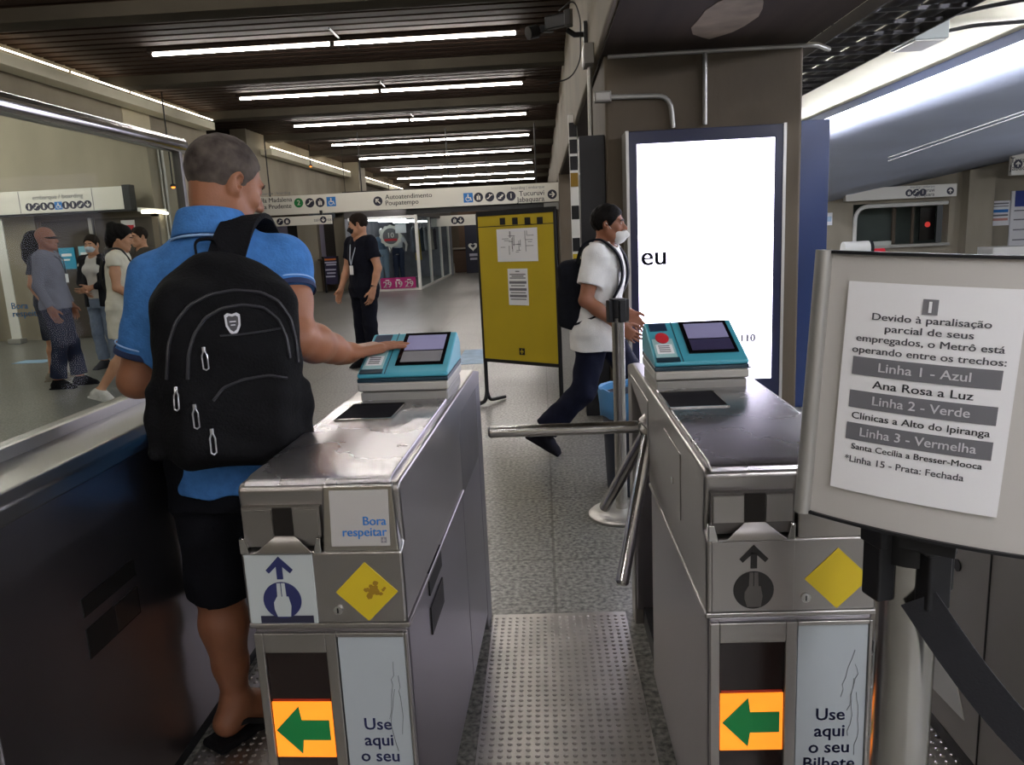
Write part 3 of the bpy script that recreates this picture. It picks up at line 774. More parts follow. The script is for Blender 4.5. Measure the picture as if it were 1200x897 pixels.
SX = 12.6
t = thing('overhead_sign', 'white wall sign with a row of nine pictograms over the lift gates', 'sign', (-8.4, SX, 2.1))
ox, oz = -8.4, 2.1
p0, p1 = atY(0, 241, SX), atY(147, 234, SX)
MB().box((-3.5, -.06, 0), (p1.x - ox, .1, .36)).build('sign_box', SIGN_WHITE, t, bevel=.008)
MB().box((p1.x - ox, -.07, -.02), (p1.x - ox + .12, .1, .38)).box((-3.5, -.05, -.03), (p1.x - ox + .1, .1, 0)).build('sign_edge', BLACK, t)
for hx in (-3.0, -1.2, p1.x - ox - .1): MB().box((hx - .02, .1, .1), (hx + .02, .36, .16)).build('wall_bracket', BLACK, t)
for i, k in enumerate(['figure', 'escalator', 'figure', 'lift', 'wheelchair', 'figure', 'figure', 'stairs', 'down']):
    icon(t, atY(37 + 8.6*i, 242, SX).x - ox, -.06, .105, .062, k)
text('lettering', 'embarque / boarding', .10, INK_GREY, t, (atY(70, 230, SX).x - ox, -.063, .245), bold=.005)
for px in (26, 112): MB().box((atY(px, 240, SX).x - ox - .006, -.0615, .01), (atY(px, 240, SX).x - ox + .006, -.05, .35)).build('panel_joint', INK_GREY, t)

t = thing('overhead_sign', 'small white hanging plate with one round mark beyond the left end of the direction sign', 'sign', (-8.2, 23.2, 2.0))
p0, p1 = atY(300, 267, 23.2), atY(327, 266, 23.2)
MB().box((p0.x + 8.2, -.04, p0.z - 2.0 - .13), (p1.x + 8.2, .04, p0.z - 2.0 + .14)).build('sign_box', SIGN_WHITE, t)
MB().box((p0.x + 8.5, -.02, p0.z - 2.0 + .14), (p0.x + 8.56, .02, 1.95)).build('hanger_rod', BLACK, t)
icon(t, atY(320, 266, 23.2).x + 8.2, -.04, p0.z - 2.0, .10, 'G')

t = thing('overhead_sign', 'far white hanging sign above the floor beyond the shop', 'sign', (-4.0, 26.0, 2.0))
p0, p1 = atY(505, 259, 26), atY(566, 257, 26)
MB().box((p0.x + 4, -.05, p1.z - 2.0 - .17), (p1.x + 4.6, .05, p1.z - 2.0 + .17)).build('sign_box', SIGN_WHITE, t)
MB().tube([(p1.x + 4.2, 0, .3), (p1.x + 4.2, 0, 1.95)], .02, 8).build('hanger_rod', BLACK, t)
for px, k in ((533, 'lift'), (540, 'down')): icon(t, atY(px, 258, 26).x + 4, -.05, p1.z - 2.0, .12, k)

t = thing('overhead_sign', 'white direction sign over the opening in the right-hand hall', 'sign', (8.9, 19.7, 1.95))
ox, oz = 8.9, 1.95; q = 19.7
p0, p1 = atY(990, 229, q), atY(1120, 224, q)
MB().box((p0.x - ox, -.06, p0.z - oz - .15), (p1.x - ox, .1, p0.z - oz + .15)).build('sign_box', SIGN_WHITE, t, bevel=.008)
for hx in (p0.x - ox + .3, p1.x - ox - .3): MB().box((hx - .03, .1, -.1), (hx + .03, .32, .0)).build('wall_bracket', BLACK, t)
zc = p0.z - oz
for px, k in ((1064, 'lift'), (1072, 'escalator'), (1080, '1'), (1112, 'up')): icon(t, atY(px, 226, q).x - ox, -.06, zc - .02, .085, k)
text('lettering', 'Tucuruvi', .12, INK, t, (atY(1106, 0, q).x - ox, -.063, zc + .02), align='RIGHT', bold=.005)
text('lettering', 'Jabaquara', .12, INK, t, (atY(1106, 0, q).x - ox, -.063, zc - .08), align='RIGHT', bold=.005)
text('lettering', 'boarding | embarque', .07, INK_GREY, t, (atY(1106, 0, q).x - ox, -.063, zc + .11), align='RIGHT')
t = thing('overhead_sign', 'white direction sign cut by the right edge of the photo', 'sign', (11.8, 18.8, 2.4))
q = 18.8; p0, p1 = atY(1183, 206, q), atY(1183, 180, q)
MB().box((p0.x - 11.8, -.06, p0.z - 2.4), (2.2, .06, p1.z - 2.4)).build('sign_box', SIGN_WHITE, t, bevel=.008)
MB().tube([(1.2, 0, .2), (1.2, 0, .66)], .02, 8).tube([(.2, 0, .3), (.2, 0, .6)], .02, 8).build('hanger_rod', BLACK, t)
icon(t, atY(1191, 194, q).x - 11.8, -.06, (p0.z + p1.z) / 2 - 2.4, .10, 'up')
text('lettering', 'Tucuruvi\nJabaquara', .17, INK, t, (atY(1196, 0, q).x - 11.8, -.063, (p0.z + p1.z)/2 - 2.4), align='LEFT', bold=.005)

# ------------------------------------------------------------------ advertising screen, board, posts, bin
p0, p1 = atY(733, 155, 5.5), atY(922, 146, 5.5)
cx = (p0.x + p1.x) / 2; hw = (p1.x - p0.x) / 2
t = thing('advertising_screen', 'tall lit white advertising screen in a black case against the pillar', 'screen', (cx, 5.5, 0))
zt = 2.06
MB().box((-hw + .012, 0, 0), (hw - .012, .26, zt)).build('case', mat('case_black_blue', '#0f1638', .3), t, bevel=.004)
for s in (-1, 1): MB().box((s*hw, -.006, 0), (s*(hw - .02), .26, zt + .004)).build('edge_profile', ALU, t)
a, b = atY(746, 168, 5.5), atY(908, 162, 5.5)
lo = atY(905, 443, 5.5)
sc = MB().box((a.x - cx, -.004, lo.z), (b.x - cx, .002, (a.z + b.z)/2)).build('screen', mat('screen_white', '#ece7ff', .4, emit=LED), t)
text('lettering', 'eu', .19, mat('screen_text', '#3a3d4c', .6), sc, (atY(745, 0, 5.5).x - cx + .005, -.006, atY(757, 303, 5.5).z + .01), align='LEFT', bold=.022)
text('lettering', 'ou 110', .075, mat('screen_text_grey', '#7d7d88', .6), sc, (atY(890, 0, 5.5).x - cx, -.006, atY(890, 396, 5.5).z), align='RIGHT', bold=.05)
text('lettering', 'a', .16, mat('screen_text', '#3a3d4c', .6), sc, (atY(872, 0, 5.5).x - cx, -.006, atY(870, 422, 5.5).z), align='RIGHT', bold=.03)
MB().box((.0, -.006, atY(870, 430, 5.5).z - .012), (atY(880, 430, 5.5).x - cx, -.003, atY(870, 430, 5.5).z)).build('rule_line', mat('screen_text_grey', '#7d7d88', .6), sc)
o = MB().box((.30, 5.86, 0), (.485, 6.0, 2.09)).build('advertising_totem', mat('totem_black', '#0b0b0f', .5), None, bevel=.004)
tag(o, 'slim black advertising panel standing edge-on at the left corner of the pillar', 'panel')
o = MB().box((1.885, 5.9, 0), (2.11, 6.04, 2.12)).build('advertising_totem', mat('panel_blue', '#1b3160', .3), None, bevel=.004)
tag(o, 'slim dark blue advertising panel standing at the right corner of the pillar', 'panel')
t = thing('banner_strip', 'narrow vertical banner of black and yellow squares behind the yellow board', 'banner', (.42, 9.5, 0))
p = atY(676, 170, 9.5)
MB().box((-.05, 0, 0), (.05, .04, 2.75)).build('backing', WHITE_PAINT, t)
cm = [BLACK, BLACK, BLACK, STAIN, WHITE_PAINT, BLACK, WHITE_PAINT, BLACK, YELLOW, YELLOW]
for i in range(10):
    MB().box((-.045, -.008, 2.5 - i*.19), (.045, 0, 2.66 - i*.19)).build('square', cm[i], t)

BYAW = -math.radians(36)
bl0 = atZ(573, 470, .02); bcx, bcy = -.20, 6.2
hw = .385; zt = 1.585
t = thing('notice_board', 'yellow notice board on a black tubular frame behind the lane', 'notice board', (bcx, bcy, 0), BYAW)
def pm(x, y):                              # pixel of the photo -> place on the turned face of the board
    r = ray(x, y); n_ = np.array((math.sin(BYAW), -math.cos(BYAW), 0)) * -1
    k = ((np.array((bcx, bcy, 0)) - CC) @ n_) / (r @ n_); p = CC + r*k
    return ((p[0]-bcx)*math.cos(BYAW) + (p[1]-bcy)*math.sin(BYAW), p[2])
zb = pm(610, 424)[1]
MB().box((-hw + .01, -.012, zb), (hw - .01, .012, zt - .02)).build('panel', YELLOW, t)
for s in (-1, 1):
    MB().tube(bend([(s*hw, 0, zt), (s*hw, 0, .10), (s*hw, -.03, .03), (s*hw, -.20, .018)], .08), .017, 10).build('leg', BLACK, t, smooth=True)
    MB().tube(bend([(s*hw, 0, .12), (s*hw, .03, .03), (s*hw, .24, .018)], .08), .015, 10).build('foot', BLACK, t, smooth=True)
MB().box((-hw, -.018, zt - .02), (hw, .018, zt + .02)).build('top_rail', BLACK, t)
MB().box((-hw, -.016, zb - .02), (hw, .016, zb + .008)).build('bottom_rail', BLACK, t)
for i in range(4):
    u, v = pm(590 + 14.6*i, 259.5 - .3*i); MB().box((u - .027, -.015, v - .027), (u + .027, -.011, v + .027)).build('black_square', BLACK, t)
MB().box((-hw + .01, -.0135, 1.478), (hw - .01, -.011, 1.484)).build('groove', BLACK, t)
a, b = pm(583, 269), pm(632, 306)
mp = MB().box((a[0], -.015, b[1]), (b[0], -.011, a[1])).build('map_sheet', PAPER, t)
g = MB(); rr = random.Random(2)
for i in range(26):
    u0, v0 = rr.uniform(a[0]+.03, b[0]-.09), rr.uniform(b[1]+.03, a[1]-.05)
    if i % 2: g.box((u0, -.0165, v0), (u0 + rr.uniform(.03, .08), -.014, v0 + .004))
    else: g.box((u0, -.0165, v0), (u0 + .004, -.014, min(a[1]-.02, v0 + rr.uniform(.04, .1))))
g.build('map_lines', INK_GREY, mp)
a, b = pm(596, 315), pm(621, 358)
nt_ = MB().box((a[0], -.015, b[1]), (b[0], -.011, a[1])).build('notice_sheet', PAPER, t)
g = MB(); h = a[1] - b[1]; w = b[0] - a[0]
for f0, f1, ins in [(.06,.09,.4),(.14,.17,.1),(.19,.22,.2),(.24,.27,.1),(.34,.41,.07),(.45,.48,.15),(.53,.60,.07),(.64,.67,.12),(.71,.78,.07),(.82,.85,.1)]:
    g.box((a[0] + w*ins, -.0165, a[1] - h*f1), (b[0] - w*ins, -.014, a[1] - h*f0))
g.build('printed_lines', INK_GREY, nt_)
c = pm(613, 412)
lg = MB().box((c[0]-.028, -.015, c[1]-.028), (c[0]+.028, -.011, c[1]+.028)).build('logo', BLACK, t)
MB().box((c[0]-.004, -.017, c[1]-.02), (c[0]+.004, -.0145, c[1]+.02)).box((c[0]-.016, -.017, c[1]-.006), (c[0]+.016, -.0145, c[1]+.006)).build('logo_mark', YELLOW, lg)

POSTM = mat('post_steel', '#c4c2bd', .22, 1.0, var=.05, vscale=8)
def belt_post(x, y, label, top=.98, r=.030):
    t = thing('belt_post', label, 'queue barrier', (x, y, 0), 0, None)
    MB().lathe([(.0, .0), (.165, .0), (.168, .012), (.15, .028), (.06, .04), (.0, .04)], (0, 0, 0), 36).build('base', ALU, t, smooth=True)
    MB().tube([(0, 0, .035), (0, 0, top - .06)], r, 24).build('post', POSTM, t, smooth=True)
    return t
t = belt_post(.352, 3.72, 'belt post with a round grey base beside the waste bin', 1.08)
MB().tube([(0, 0, 1.0), (0, 0, 1.09)], .040, 20).build('head', BLACK, t, smooth=True)
for k in range(4):
    a = k*math.pi/2 + .4
    MB().box((-.016, .030, .98), (.016, .055, 1.085)).build('belt_slot', BLACK, t, rot=(0, 0, a), bevel=.003)

t = thing('waste_bin', 'dark waste bin with a light blue liner in front of the walking man', 'bin', (.478, 4.12, 0))
MB().lathe([(.0,.0),(.160,.0),(.165,.02),(.185,.51),(.192,.52),(.192,.54),(.178,.54),(.172,.51),(.16,.05),(.0,.05)], (0,0,0), 28).build('bin_body', mat('bin_dark', '#1b2233', .5), t, smooth=True)
m = MB(); n = 28; rr = random.Random(8); rows = []
for (r, z) in [(.190,.43),(.197,.49),(.201,.555),(.196,.580),(.184,.576),(.176,.51)]:
    rows.append([( (r + rr.uniform(-.003,.006))*math.cos(2*math.pi*j/n), (r + rr.uniform(-.003,.006))*math.sin(2*math.pi*j/n), z + (rr.uniform(-.02,.012) if z < .45 else rr.uniform(-.006,.006))) for j in range(n)])
o0 = [p for row in rows for p in row]
m.add(o0, [(i*n+j, i*n+(j+1) % n, (i+1)*n+(j+1) % n, (i+1)*n+j) for i in range(len(rows)-1) for j in range(n)])
o = m.build('liner', mat('liner_blue', '#4b86b8', .45), t, smooth=True); sm = o.modifiers.new('solid', 'SOLIDIFY'); sm.thickness = .003

# near belt post with its slanting belt
PX, PY = .520, 1.085
t = belt_post(PX, PY, 'near belt post with black head and slanting belt in front of the right turnstile', 1.0, .041)
hd = MB().tube([(0, 0, .93), (0, 0, .985)], .049, 24).tube([(0, 0, .985), (0, 0, .995)], .044, 24).build('head', BLACK, t, smooth=True)
for k, a in enumerate((math.pi/2 + .25, .25, -math.pi/2 + .25, math.pi + .25)):
    z0 = .872
    q = MB().box((-.019, .036, z0), (.019, .064, .988)).build('belt_slot', BLACK, t, rot=(0, 0, a), bevel=.004)
    MB().box((-.023, .054, .955), (.023, .066, .982)).build('slot_lip', BLACK, q, bevel=.002)
pts = []
A = atY(1076, 702, 1.03) - Vector((PX, PY, 0)); B = atY(1262, 925, .93) - Vector((PX, PY, 0))
for i in range(9):
    f = i/8; p = A.lerp(B, f); p.z -= .02*math.sin(math.pi*f); pts.append(p)
MB().ribbon(pts, (0, 0, 1), .052, .002).build('belt', mat('belt_black', '#15161c', .7, bump=.15, bscale=300), t)

# notice holder on top of it
t = thing('notice_holder', 'curved grey notice holder with a printed strike notice on the near belt post', 'notice', (.477, .975, 1.0), -math.radians(27)); t.rotation_euler = (0, .055, -math.radians(32))
Wd, H0, H1, SAG = .305, .012, .368, .020
def arc(u, off=0.0): return (u, -SAG*(1 - (2*u/Wd)**2) + off)       # bowed towards the reader
def sheet(name, u0, u1, z0, z1, off, thick, m, par, n=12):
    q = MB(); vs = []
    for i in range(n + 1):
        u = u0 + (u1-u0)*i/n
        for dz in (z0, z1):
            for dt in (off, off + thick): x, y = arc(u, dt); vs.append((x, y, dz))
    q.v = vs
    for i in range(n):
        a = i*4; b = a+4; q.f += [(a, b, b+2, a+2), (a+1, a+3, b+3, b+1), (a+2, b+2, b+3, a+3), (a, a+1, b+1, b)]
    q.f += [(0, 2, 3, 1), (n*4, n*4+1, n*4+3, n*4+2)]
    return q.build(name, m, par, smooth=True)
HOLD = mat('holder_silver', '#c4c1bc', .42, .15, var=.04, vscale=5)
sheet('back_plate', -Wd/2, Wd/2, H0, H1, .002, .008, HOLD, t)
for s in (-1, 1):
    x, y = arc(s*(Wd/2 - .006)); MB().tube([(x, y, H0 - .004), (x, y, H1 + .004)], .011, 14).build('side_profile', ALU, t, smooth=True)
sheet('edge_strip', -Wd/2, Wd/2, H0 - .004, H0, -.003, .015, BLACK, t); sheet('edge_strip', -Wd/2, Wd/2, H1, H1 + .004, -.003, .015, BLACK, t)
MB().tube([(.012, .03, -.012), (.012, .012, .03)], .024, 16).box((-.02, -.008, -.012), (.045, .045, .012)).build('mount', BLACK, t, smooth=True)
PW, PZ0, PZ1 = .194, .056, .334
pg = sheet('notice_paper', -PW/2 - .014, PW/2 - .014, PZ0, PZ1, -.0014, .0012, PAPER, t)
def bend_text(o):
    """curves a flat text mesh onto the bowed sheet"""
    for v in o.data.vertices:
        x, y = arc(v.co.x + o.location.x); tt = v.co.z
        v.co = Vector((x, y - .0016 - tt, v.co.y + o.location.z))
    o.location = (0, 0, 0); o.rotation_euler = (0, 0, 0)
    return o
def line(body, z, size, m, bold=.016, w=None, x=-.014):
    w = w*.87 if w else None
    o = text('lettering', body, size, m, pg, (x, 0, z), rot=(0, 0, 0), bold=bold, ext=.0004)
    if w:
        xs = [v.co.x for v in o.data.vertices]; k = w / (max(xs) - min(xs))
        for v in o.data.vertices: v.co.x *= k
    return bend_text(o)
Tx = INK
def zl(f): return PZ1 - (PZ1 - PZ0)*f
lg = sheet('logo', -.023, -.006, zl(.128), zl(.060), -.0022, .001, INK_GREY, pg, 4)
MB().box((-.0161, -SAG-.0034, zl(.118)), (-.0129, -SAG-.002, zl(.070))).build('logo_mark', PAPER, lg)
for f, b, w in [(.155, 'Devido à paralisação', .150), (.206, 'parcial de seus', .112), (.258, 'empregados, o Metrô está', .188), (.312, 'operando entre os trechos:', .196)]:
    line(b, zl(f), .0128, mat('text_grey', '#4a4a50', .7), .014, w)
for f0, f1, b, w, f2, b2, w2, s2 in [(.345, .430, 'Linha 1 - Azul', .118, .470, 'Ana Rosa a Luz', .130, .0150), (.505, .588, 'Linha 2 - Verde', .126, .627, 'Clínicas a Alto do Ipiranga', .180, .0128), (.662, .745, 'Linha 3 - Vermelha', .152, .778, 'Santa Cecília a Bresser-Mooca', .172, .0112)]:
    bb = sheet('grey_bar', -.097, .069, zl(f1), zl(f0), -.0022, .001, mat('bar_grey', '#6a6a6e', .7), pg)
    o = line(b, zl((f0+f1)/2), .0165, mat('bar_text', '#c9c9cc', .7), .008, w)
    for v in o.data.vertices: v.co.y -= .001
    line(b2, zl(f2), s2, Tx, .012, w2)
line('*Linha 15 - Prata: Fechada', zl(.842), .0125, mat('text_grey', '#4a4a50', .7), .012, .160, -.026)

# ------------------------------------------------------------------ pipes, junction boxes, camera
PIPE = mat('conduit_grey', '#a9a7a2', .4, .6)
PIPE_D = mat('conduit_dark', '#3c3b3f', .5, .4)
BOXG = mat('junction_grey', '#7d7a75', .5, .3)
YP = 5.775
def pp(x, y): return atY(x, y, YP)
def conduit(name, pts, r, label, m=PIPE, rb=.08):
    return tag(MB().tube(bend(pts, rb), r, 10).build(name, m, None, smooth=True), label, 'pipe')
conduit('conduit', [pp(712, 60) + Vector((0, 0, -.035)), pp(956, 46) + Vector((0, -.01, -.035)), pp(978, 40) + Vector((.07, .3, -.035))], .018, 'grey conduit running across the top of the pillar')
conduit('conduit', [pp(826, 56), pp(826, 146)], .017, 'upright grey conduit from the junction box down to the lit screen')
conduit('conduit', [pp(716, 114), pp(785, 112), pp(789, 150)], .018, 'bent grey conduit at the upper left of the lit screen', rb=.16)
def jbox(px, py, w, h, label, Y=YP, d=.07):
    c = atY(px, py, Y); t = thing('junction_box', label, 'electrical box', (c.x, Y, c.z))
    MB().box((-w/2, -d/2, -h/2), (w/2, d/2 - .01, h/2)).build('box_body', BOXG, t, bevel=.006)
    MB().box((-w/2 + .012, -d/2 - .006, -h/2 + .012), (w/2 - .012, -d/2, h/2 - .012)).build('cover', PIPE, t, bevel=.003)
    return t
jbox(829, 52.5, .13, .06, 'flat grey junction box at the head of the upright conduit')
jbox(706, 114, .12, .075, 'grey junction box on the pillar corner beside the bent conduit')
cA = atX(690, 66, .40)
t = thing('junction_box', 'grey junction box on the beam face below the camera', 'electrical box', (.40, cA.y, cA.z))
MB().box((-.04, -.12, -.07), (.03, .12, .07)).build('box_body', BOXG, t, bevel=.006)
MB().box((-.047, -.10, -.055), (-.04, .10, .055)).build('cover', PIPE, t, bevel=.003)
yb = cA.y
for k, dx in enumerate((0, .06)):
    conduit('conduit', [(.405, yb + .03 + dx, cA.z - .06), (.40, yb + .03 + dx, 1.98)], .016, ('front' if k == 0 else 'rear') + ' one of two upright conduits under the junction box on the beam')
# camera bracket on the beam
cB = atX(688, 40, .43)
t = thing('security_camera', 'black security camera on a wall bracket high on the beam', 'camera', (.43, cB.y, cB.z))
MB().box((-.03, -.05, -.09), (0, .05, .09)).build('wall_plate', BLACK, t, bevel=.005)
MB().tube([(-.02, 0, 0), (-.10, 0, 0), (-.16, 0, .04)], .022, 10).build('bracket_arm', BLACK, t, smooth=True)
b = MB().hexa([(-.34,-.20,.0),(-.18,-.22,.02),(-.14,.06,.08),(-.30,.08,.06),(-.34,-.20,.10),(-.18,-.22,.12),(-.14,.06,.18),(-.30,.08,.16)]).build('camera_body', BLACK, t, bevel=.012)
MB().hexa([(-.19,-.24,.02),(-.14,-.23,.03),(-.11,.0,.06),(-.16,-.01,.05),(-.19,-.24,.13),(-.14,-.23,.14),(-.11,.0,.2),(-.16,-.01,.19)]).build('sun_shield', mat('shield_grey', '#4a4a4c', .5), b, bevel=.006)
MB().tube([(-.40,-.10,.02),(-.47,-.14,.0)], .05, 14).build('lens_hood', BLACK, t, smooth=True)
MB().tube(bend([(-.36,-.08,.04),(-.28,.02,.06)], .02), .03, 10).build('lens_arm', BLACK, t, smooth=True)
MB().tube(bend([(-.22,.0,.18),(-.10,-.04,.26),(-.05,-.02,.12),(-.06,.0,-.2),(-.14,0,-.33),(-.32,.0,-.36)], .1, 8), .006, 6).build('camera_cable', BLACK, t, smooth=True)
# pipe and lamp details at the left wall
conduit('conduit', [(-6.37, 13.38, 1.2), (-6.37, 13.38, 3.35), (-6.37, 13.9, 3.36)], .03, 'pale conduit climbing the left wall beside the wall sign', rb=.2)
conduit('conduit', [(-6.37, 13.25, .9), (-6.37, 13.25, 3.3)], .02, 'thinner pale conduit close beside the bent one on the left wall')
GLOWL = mat('signal_orange', '#ff9038', .5, emit=2.5)
for px, py, X, lb in ((203, 219, -6.1, 'small orange signal lamp hanging by the glass screen post'), (364, 195, -6.0, 'small orange signal lamp hanging below the ceiling past the man')):
    c = atX(px, py, X)
    t = thing('signal_lamp', lb, 'lamp', (c.x, c.y, c.z), 0, None)
    MB().tube([(0, 0, .04), (0, 0, CEIL - c.z)], .012, 8).build('stem', BLACK, t, smooth=True)
    MB().lathe([(.0, .0), (.05, .0), (.045, .03), (.02, .05), (.0, .05)], (0, 0, 0), 14).build('shade', BLACK, t, smooth=True)
    MB().lathe([(.0, -.03), (.025, -.025), (.035, 0), (.0, .005)], (0, 0, 0), 12).build('bulb', GLOWL, t, smooth=True)
def trough(y0, y1, z, lb, X=-6.25):
    t = thing('light_trough', lb, 'wall light', (X, (y0+y1)/2, z), 0, 'wall light troughs'); h = (y1-y0)/2
    MB().box((-.14, -h, -.16), (.12, h, -.02)).build('trough', CREAM, t, bevel=.008)
    n = max(1, int(round((y1 - y0)/1.5))); 
    for i in range(n):
        a = -h + 2*h*i/n + .04; b = -h + 2*h*(i+1)/n - .04
        MB().tube([(.10, a, .02), (.10, b, .02)], .010, 8).build('tube', mat('trough_tube', '#fff0d8', .5, emit=9.0), t, smooth=True)
trough(3.0, 15.2, 3.78, 'pale light trough along the top of the near left wall')
trough(18.3, 25.9, 3.62, 'pale light trough along the top of the left wall past the recess')
trough(27.4, 38.0, 3.6, 'far pale light trough along the left wall behind the direction sign')

# ------------------------------------------------------------------ alcove with the lift gates (left, behind the glass)
YA = 12.9
def al(x, y): return atY(x, y, YA)
DOOR = mat('lift_gate_dark', '#4a443d', .45, .4, var=.1, vscale=3)
t = thing('lift_gate', 'dark metal lift gate doors under the wall sign with a pale upright bar', 'lift door', (-7.45, YA, 0))
MB().box((-1.0, .0, 0), (-.9, .06, 2.06)).box((1.0, 0, 0), (1.1, .06, 2.06)).box((-1.0, 0, 1.98), (1.1, .06, 2.08)).build('frame', mat('gate_frame', '#6b6256', .5, .4), t)
for x0, x1 in ((-.9, -.02), (.02, 1.0)): MB().box((x0, .01, .01), (x1, .05, 1.98)).build('door', DOOR, t)
MB().box((-.06, -.05, 0), (.0, .0, 2.0)).build('upright_bar', ALU, t)
TEALP = mat('poster_teal', '#2c93b5', .5)
for (xa, ya, xb, yb), lb, m in (((69, 291, 91, 315), 'bright teal poster on the left lift gate door', TEALP), ((92, 289, 110, 314), 'paler blue poster on the right lift gate door', mat('poster_pale_teal', '#7fb6c8', .5))):
    a, b = al(xa, ya), al(xb, yb)
    t = thing('poster', lb, 'poster', ((a.x+b.x)/2, YA - .012, (a.z+b.z)/2)); w_, h_ = abs(b.x-a.x)/2, abs(a.z-b.z)/2
    MB().box((-w_, -.008, -h_), (w_, .005, h_)).build('sheet', m, t)
    MB().box((-w_*.7, -.011, h_*.2), (w_*.6, -.007, h_*.45)).box((-w_*.7, -.011, -h_*.2), (w_*.3, -.007, -h_*.05)).build('printed_lines', PAPER, t)
def banner(px0, px1, py0, py1, lb, txt=None):
    a, b = al(px0, py0), al(px1, py1); cx = (a.x + b.x)/2; hw_ = (b.x - a.x)/2
    t = thing('roll_up_banner', lb, 'banner', (cx, YA - .35, 0))
    MB().box((-hw_, -.01, .08), (hw_, .01, a.z)).build('sheet', mat('banner_white', '#d9d8d2', .6), t)
    MB().box((-hw_ - .03, -.09, 0), (hw_ + .03, .09, .08)).build('base', ALU, t, bevel=.01)
    MB().box((-hw_, -.012, a.z), (hw_, .012, a.z + .03)).build('top_bar', ALU, t)
    if txt:
        for i, s in enumerate(txt): text('lettering', s, .15, SIGN_BLUE, t, (-hw_ + .08, -.013, .62 - i*.13), align='LEFT', bold=.01)
    else:
        g = MB(); rr = random.Random(1)
        for i in range(12): g.box((-hw_ + .1, -.0125, .5 + i*.09), (hw_ - .1 - rr.uniform(0, .15), -.009, .53 + i*.09))
        g.build('printed_lines', mat('print_green', '#7f9a90', .7), t)
    return t
banner(8, 42, 260, 398, 'tall white roll-up banner with blue lettering left of the lift gates', ('Bora', 'respeitar'))
banner(-24, 8, 296, 398, 'lower pale banner with greenish print cut by the left edge of the photo')
o = MB().lathe([(0, 0), (.12, 0), (.12, .02), (.04, .04), (.035, .62), (0, .62)], tuple(atZ(-2, 392, 0)), 14).build('blue_post', SIGN_BLUE, None, smooth=True); tag(o, 'short blue post at the left edge beside the pale banner', 'post')
a = al(115, 270)
t = thing('wall_notice', 'small pale wall notice with a red band right of the lift gates', 'notice', (-6.62 - .25, YA, a.z))
MB().box((-.10, -.015, -.14), (.12, .02, .14)).build('plate', PAPER, t); MB().box((-.09, -.018, -.04), (.11, -.012, .06)).build('red_band', RED, t)
c = atX(181, 248, -6.33)  # glowing bar added in place of a light reflection in the glass
t = thing('reflection_bar', 'short white tube light low on the left wall behind the man', 'wall light', (-6.36, c.y, c.z))  # not a real tube light; stands in for a reflection in the glass
MB().box((-.02, -.45, -.01), (.03, .45, .05)).build('fitting', WHITE_PAINT, t)
MB().tube([(.04, -.42, -.02), (.05, 0, -.005), (.04, .42, -.02)], .022, 8).build('tube', mat('trough_tube', '#fff0d8', .5, emit=5.0), t, smooth=True)
for i, (x, y) in enumerate(((-8.6, 7.5), (-8.6, 10.8), (-8.6, 4.2), (-10.9, 9.2))):  # unseen lights added to brighten the alcove wall
    t = thing('fluorescent_light', ('middle', 'rear', 'front', 'outer')[i] + ' fluorescent light on the low alcove ceiling above the lift hall', 'ceiling light', (x, y, 3.78), 0, 'alcove tube lights')  # added fill lights, unseen; not real fittings
    MB().box((-1.25, -.04, 0), (1.25, .04, .06)).build('fitting', WHITE_PAINT, t)
    MB().tube([(-1.2, 0, -.02), (1.2, 0, -.02)], .02, 8).build('tube', mat('alcove_fill_tube', '#fdf6ee', .5, emit=TUBE*2.0), t, smooth=True)

# ------------------------------------------------------------------ ticket booths at the far left
YB = 22.6
struct(MB().box((-10.4, YB, 0), (-5.95, YB + .3, .95)).box((-10.4, YB, 2.05), (-6.76, YB + .3, 3.9)).build('wall_booths', CONCRETE_D))
for xa, xb in ((350, 373), (393, 418), (288, 304)):
    a, b = atY(xa, 280, YB), atY(xb, 280, YB)
    struct(MB().box((a.x, YB - .06, 0), (b.x, YB + .3, 2.1)).build('pillar_booth', CONCRETE))
for i, (xa, xb) in enumerate(((304, 350), (373, 393))):
    a, b = atY(xa, 280, YB), atY(xb, 280, YB)
    t = thing('booth_window', ('wider left' if i == 0 else 'narrower right') + ' dim lilac ticket window in the far concrete booths', 'window', ((a.x+b.x)/2, YB + .2, .95)); h = (b.x-a.x)/2
    MB().box((-h, 0, 0), (h, .04, 1.1)).build('pane', mat('booth_pane', '#837d8c', .35, emit=.03), t)
    MB().box((-h, -.05, 0), (h, .0, .06)).box((-h, -.05, 1.04), (h, 0, 1.1)).box((h - .35, -.05, 0), (h, .0, 1.1)).build('frame', mat('booth_frame', '#2b2622', .6), t)
    MB().box((-h, -.45, -.04), (h, -.0, .0)).build('counter', mat('booth_counter', '#5a4a3c', .5), t)
a, b = atY(378, 301, YB - .6), atY(399, 333, YB - .6)
t = thing('poster', 'dark purple poster with an orange heading below the booths behind the guard', 'poster', ((a.x+b.x)/2, YB - .6, b.z)); w_ = (b.x-a.x)/2; h_ = a.z - b.z
MB().box((-w_, -.01, 0), (w_, .03, h_)).build('sheet', mat('poster_purple', '#2a2542', .6), t)
MB().box((-w_*.8, -.016, h_*.86), (w_*.7, -.009, h_*.92)).build('heading', mat('poster_orange', '#c8702e', .6), t)
q = MB()
for i, f in enumerate((.76, .68, .5, .38, .26)): q.box((-w_*(.8 - .2*(i % 2)), -.016, h_*f), (w_*(.75 - .15*i/2), -.009, h_*(f + .05)))
q.build('printed_lines', mat('poster_print', '#b9b7c8', .6), t)
MB().box((-w_, -.03, -.25), (-w_ + .05, .05, h_)).box((w_ - .05, -.03, -.25), (w_, .05, h_)).build('stand_leg', BLACK, t)

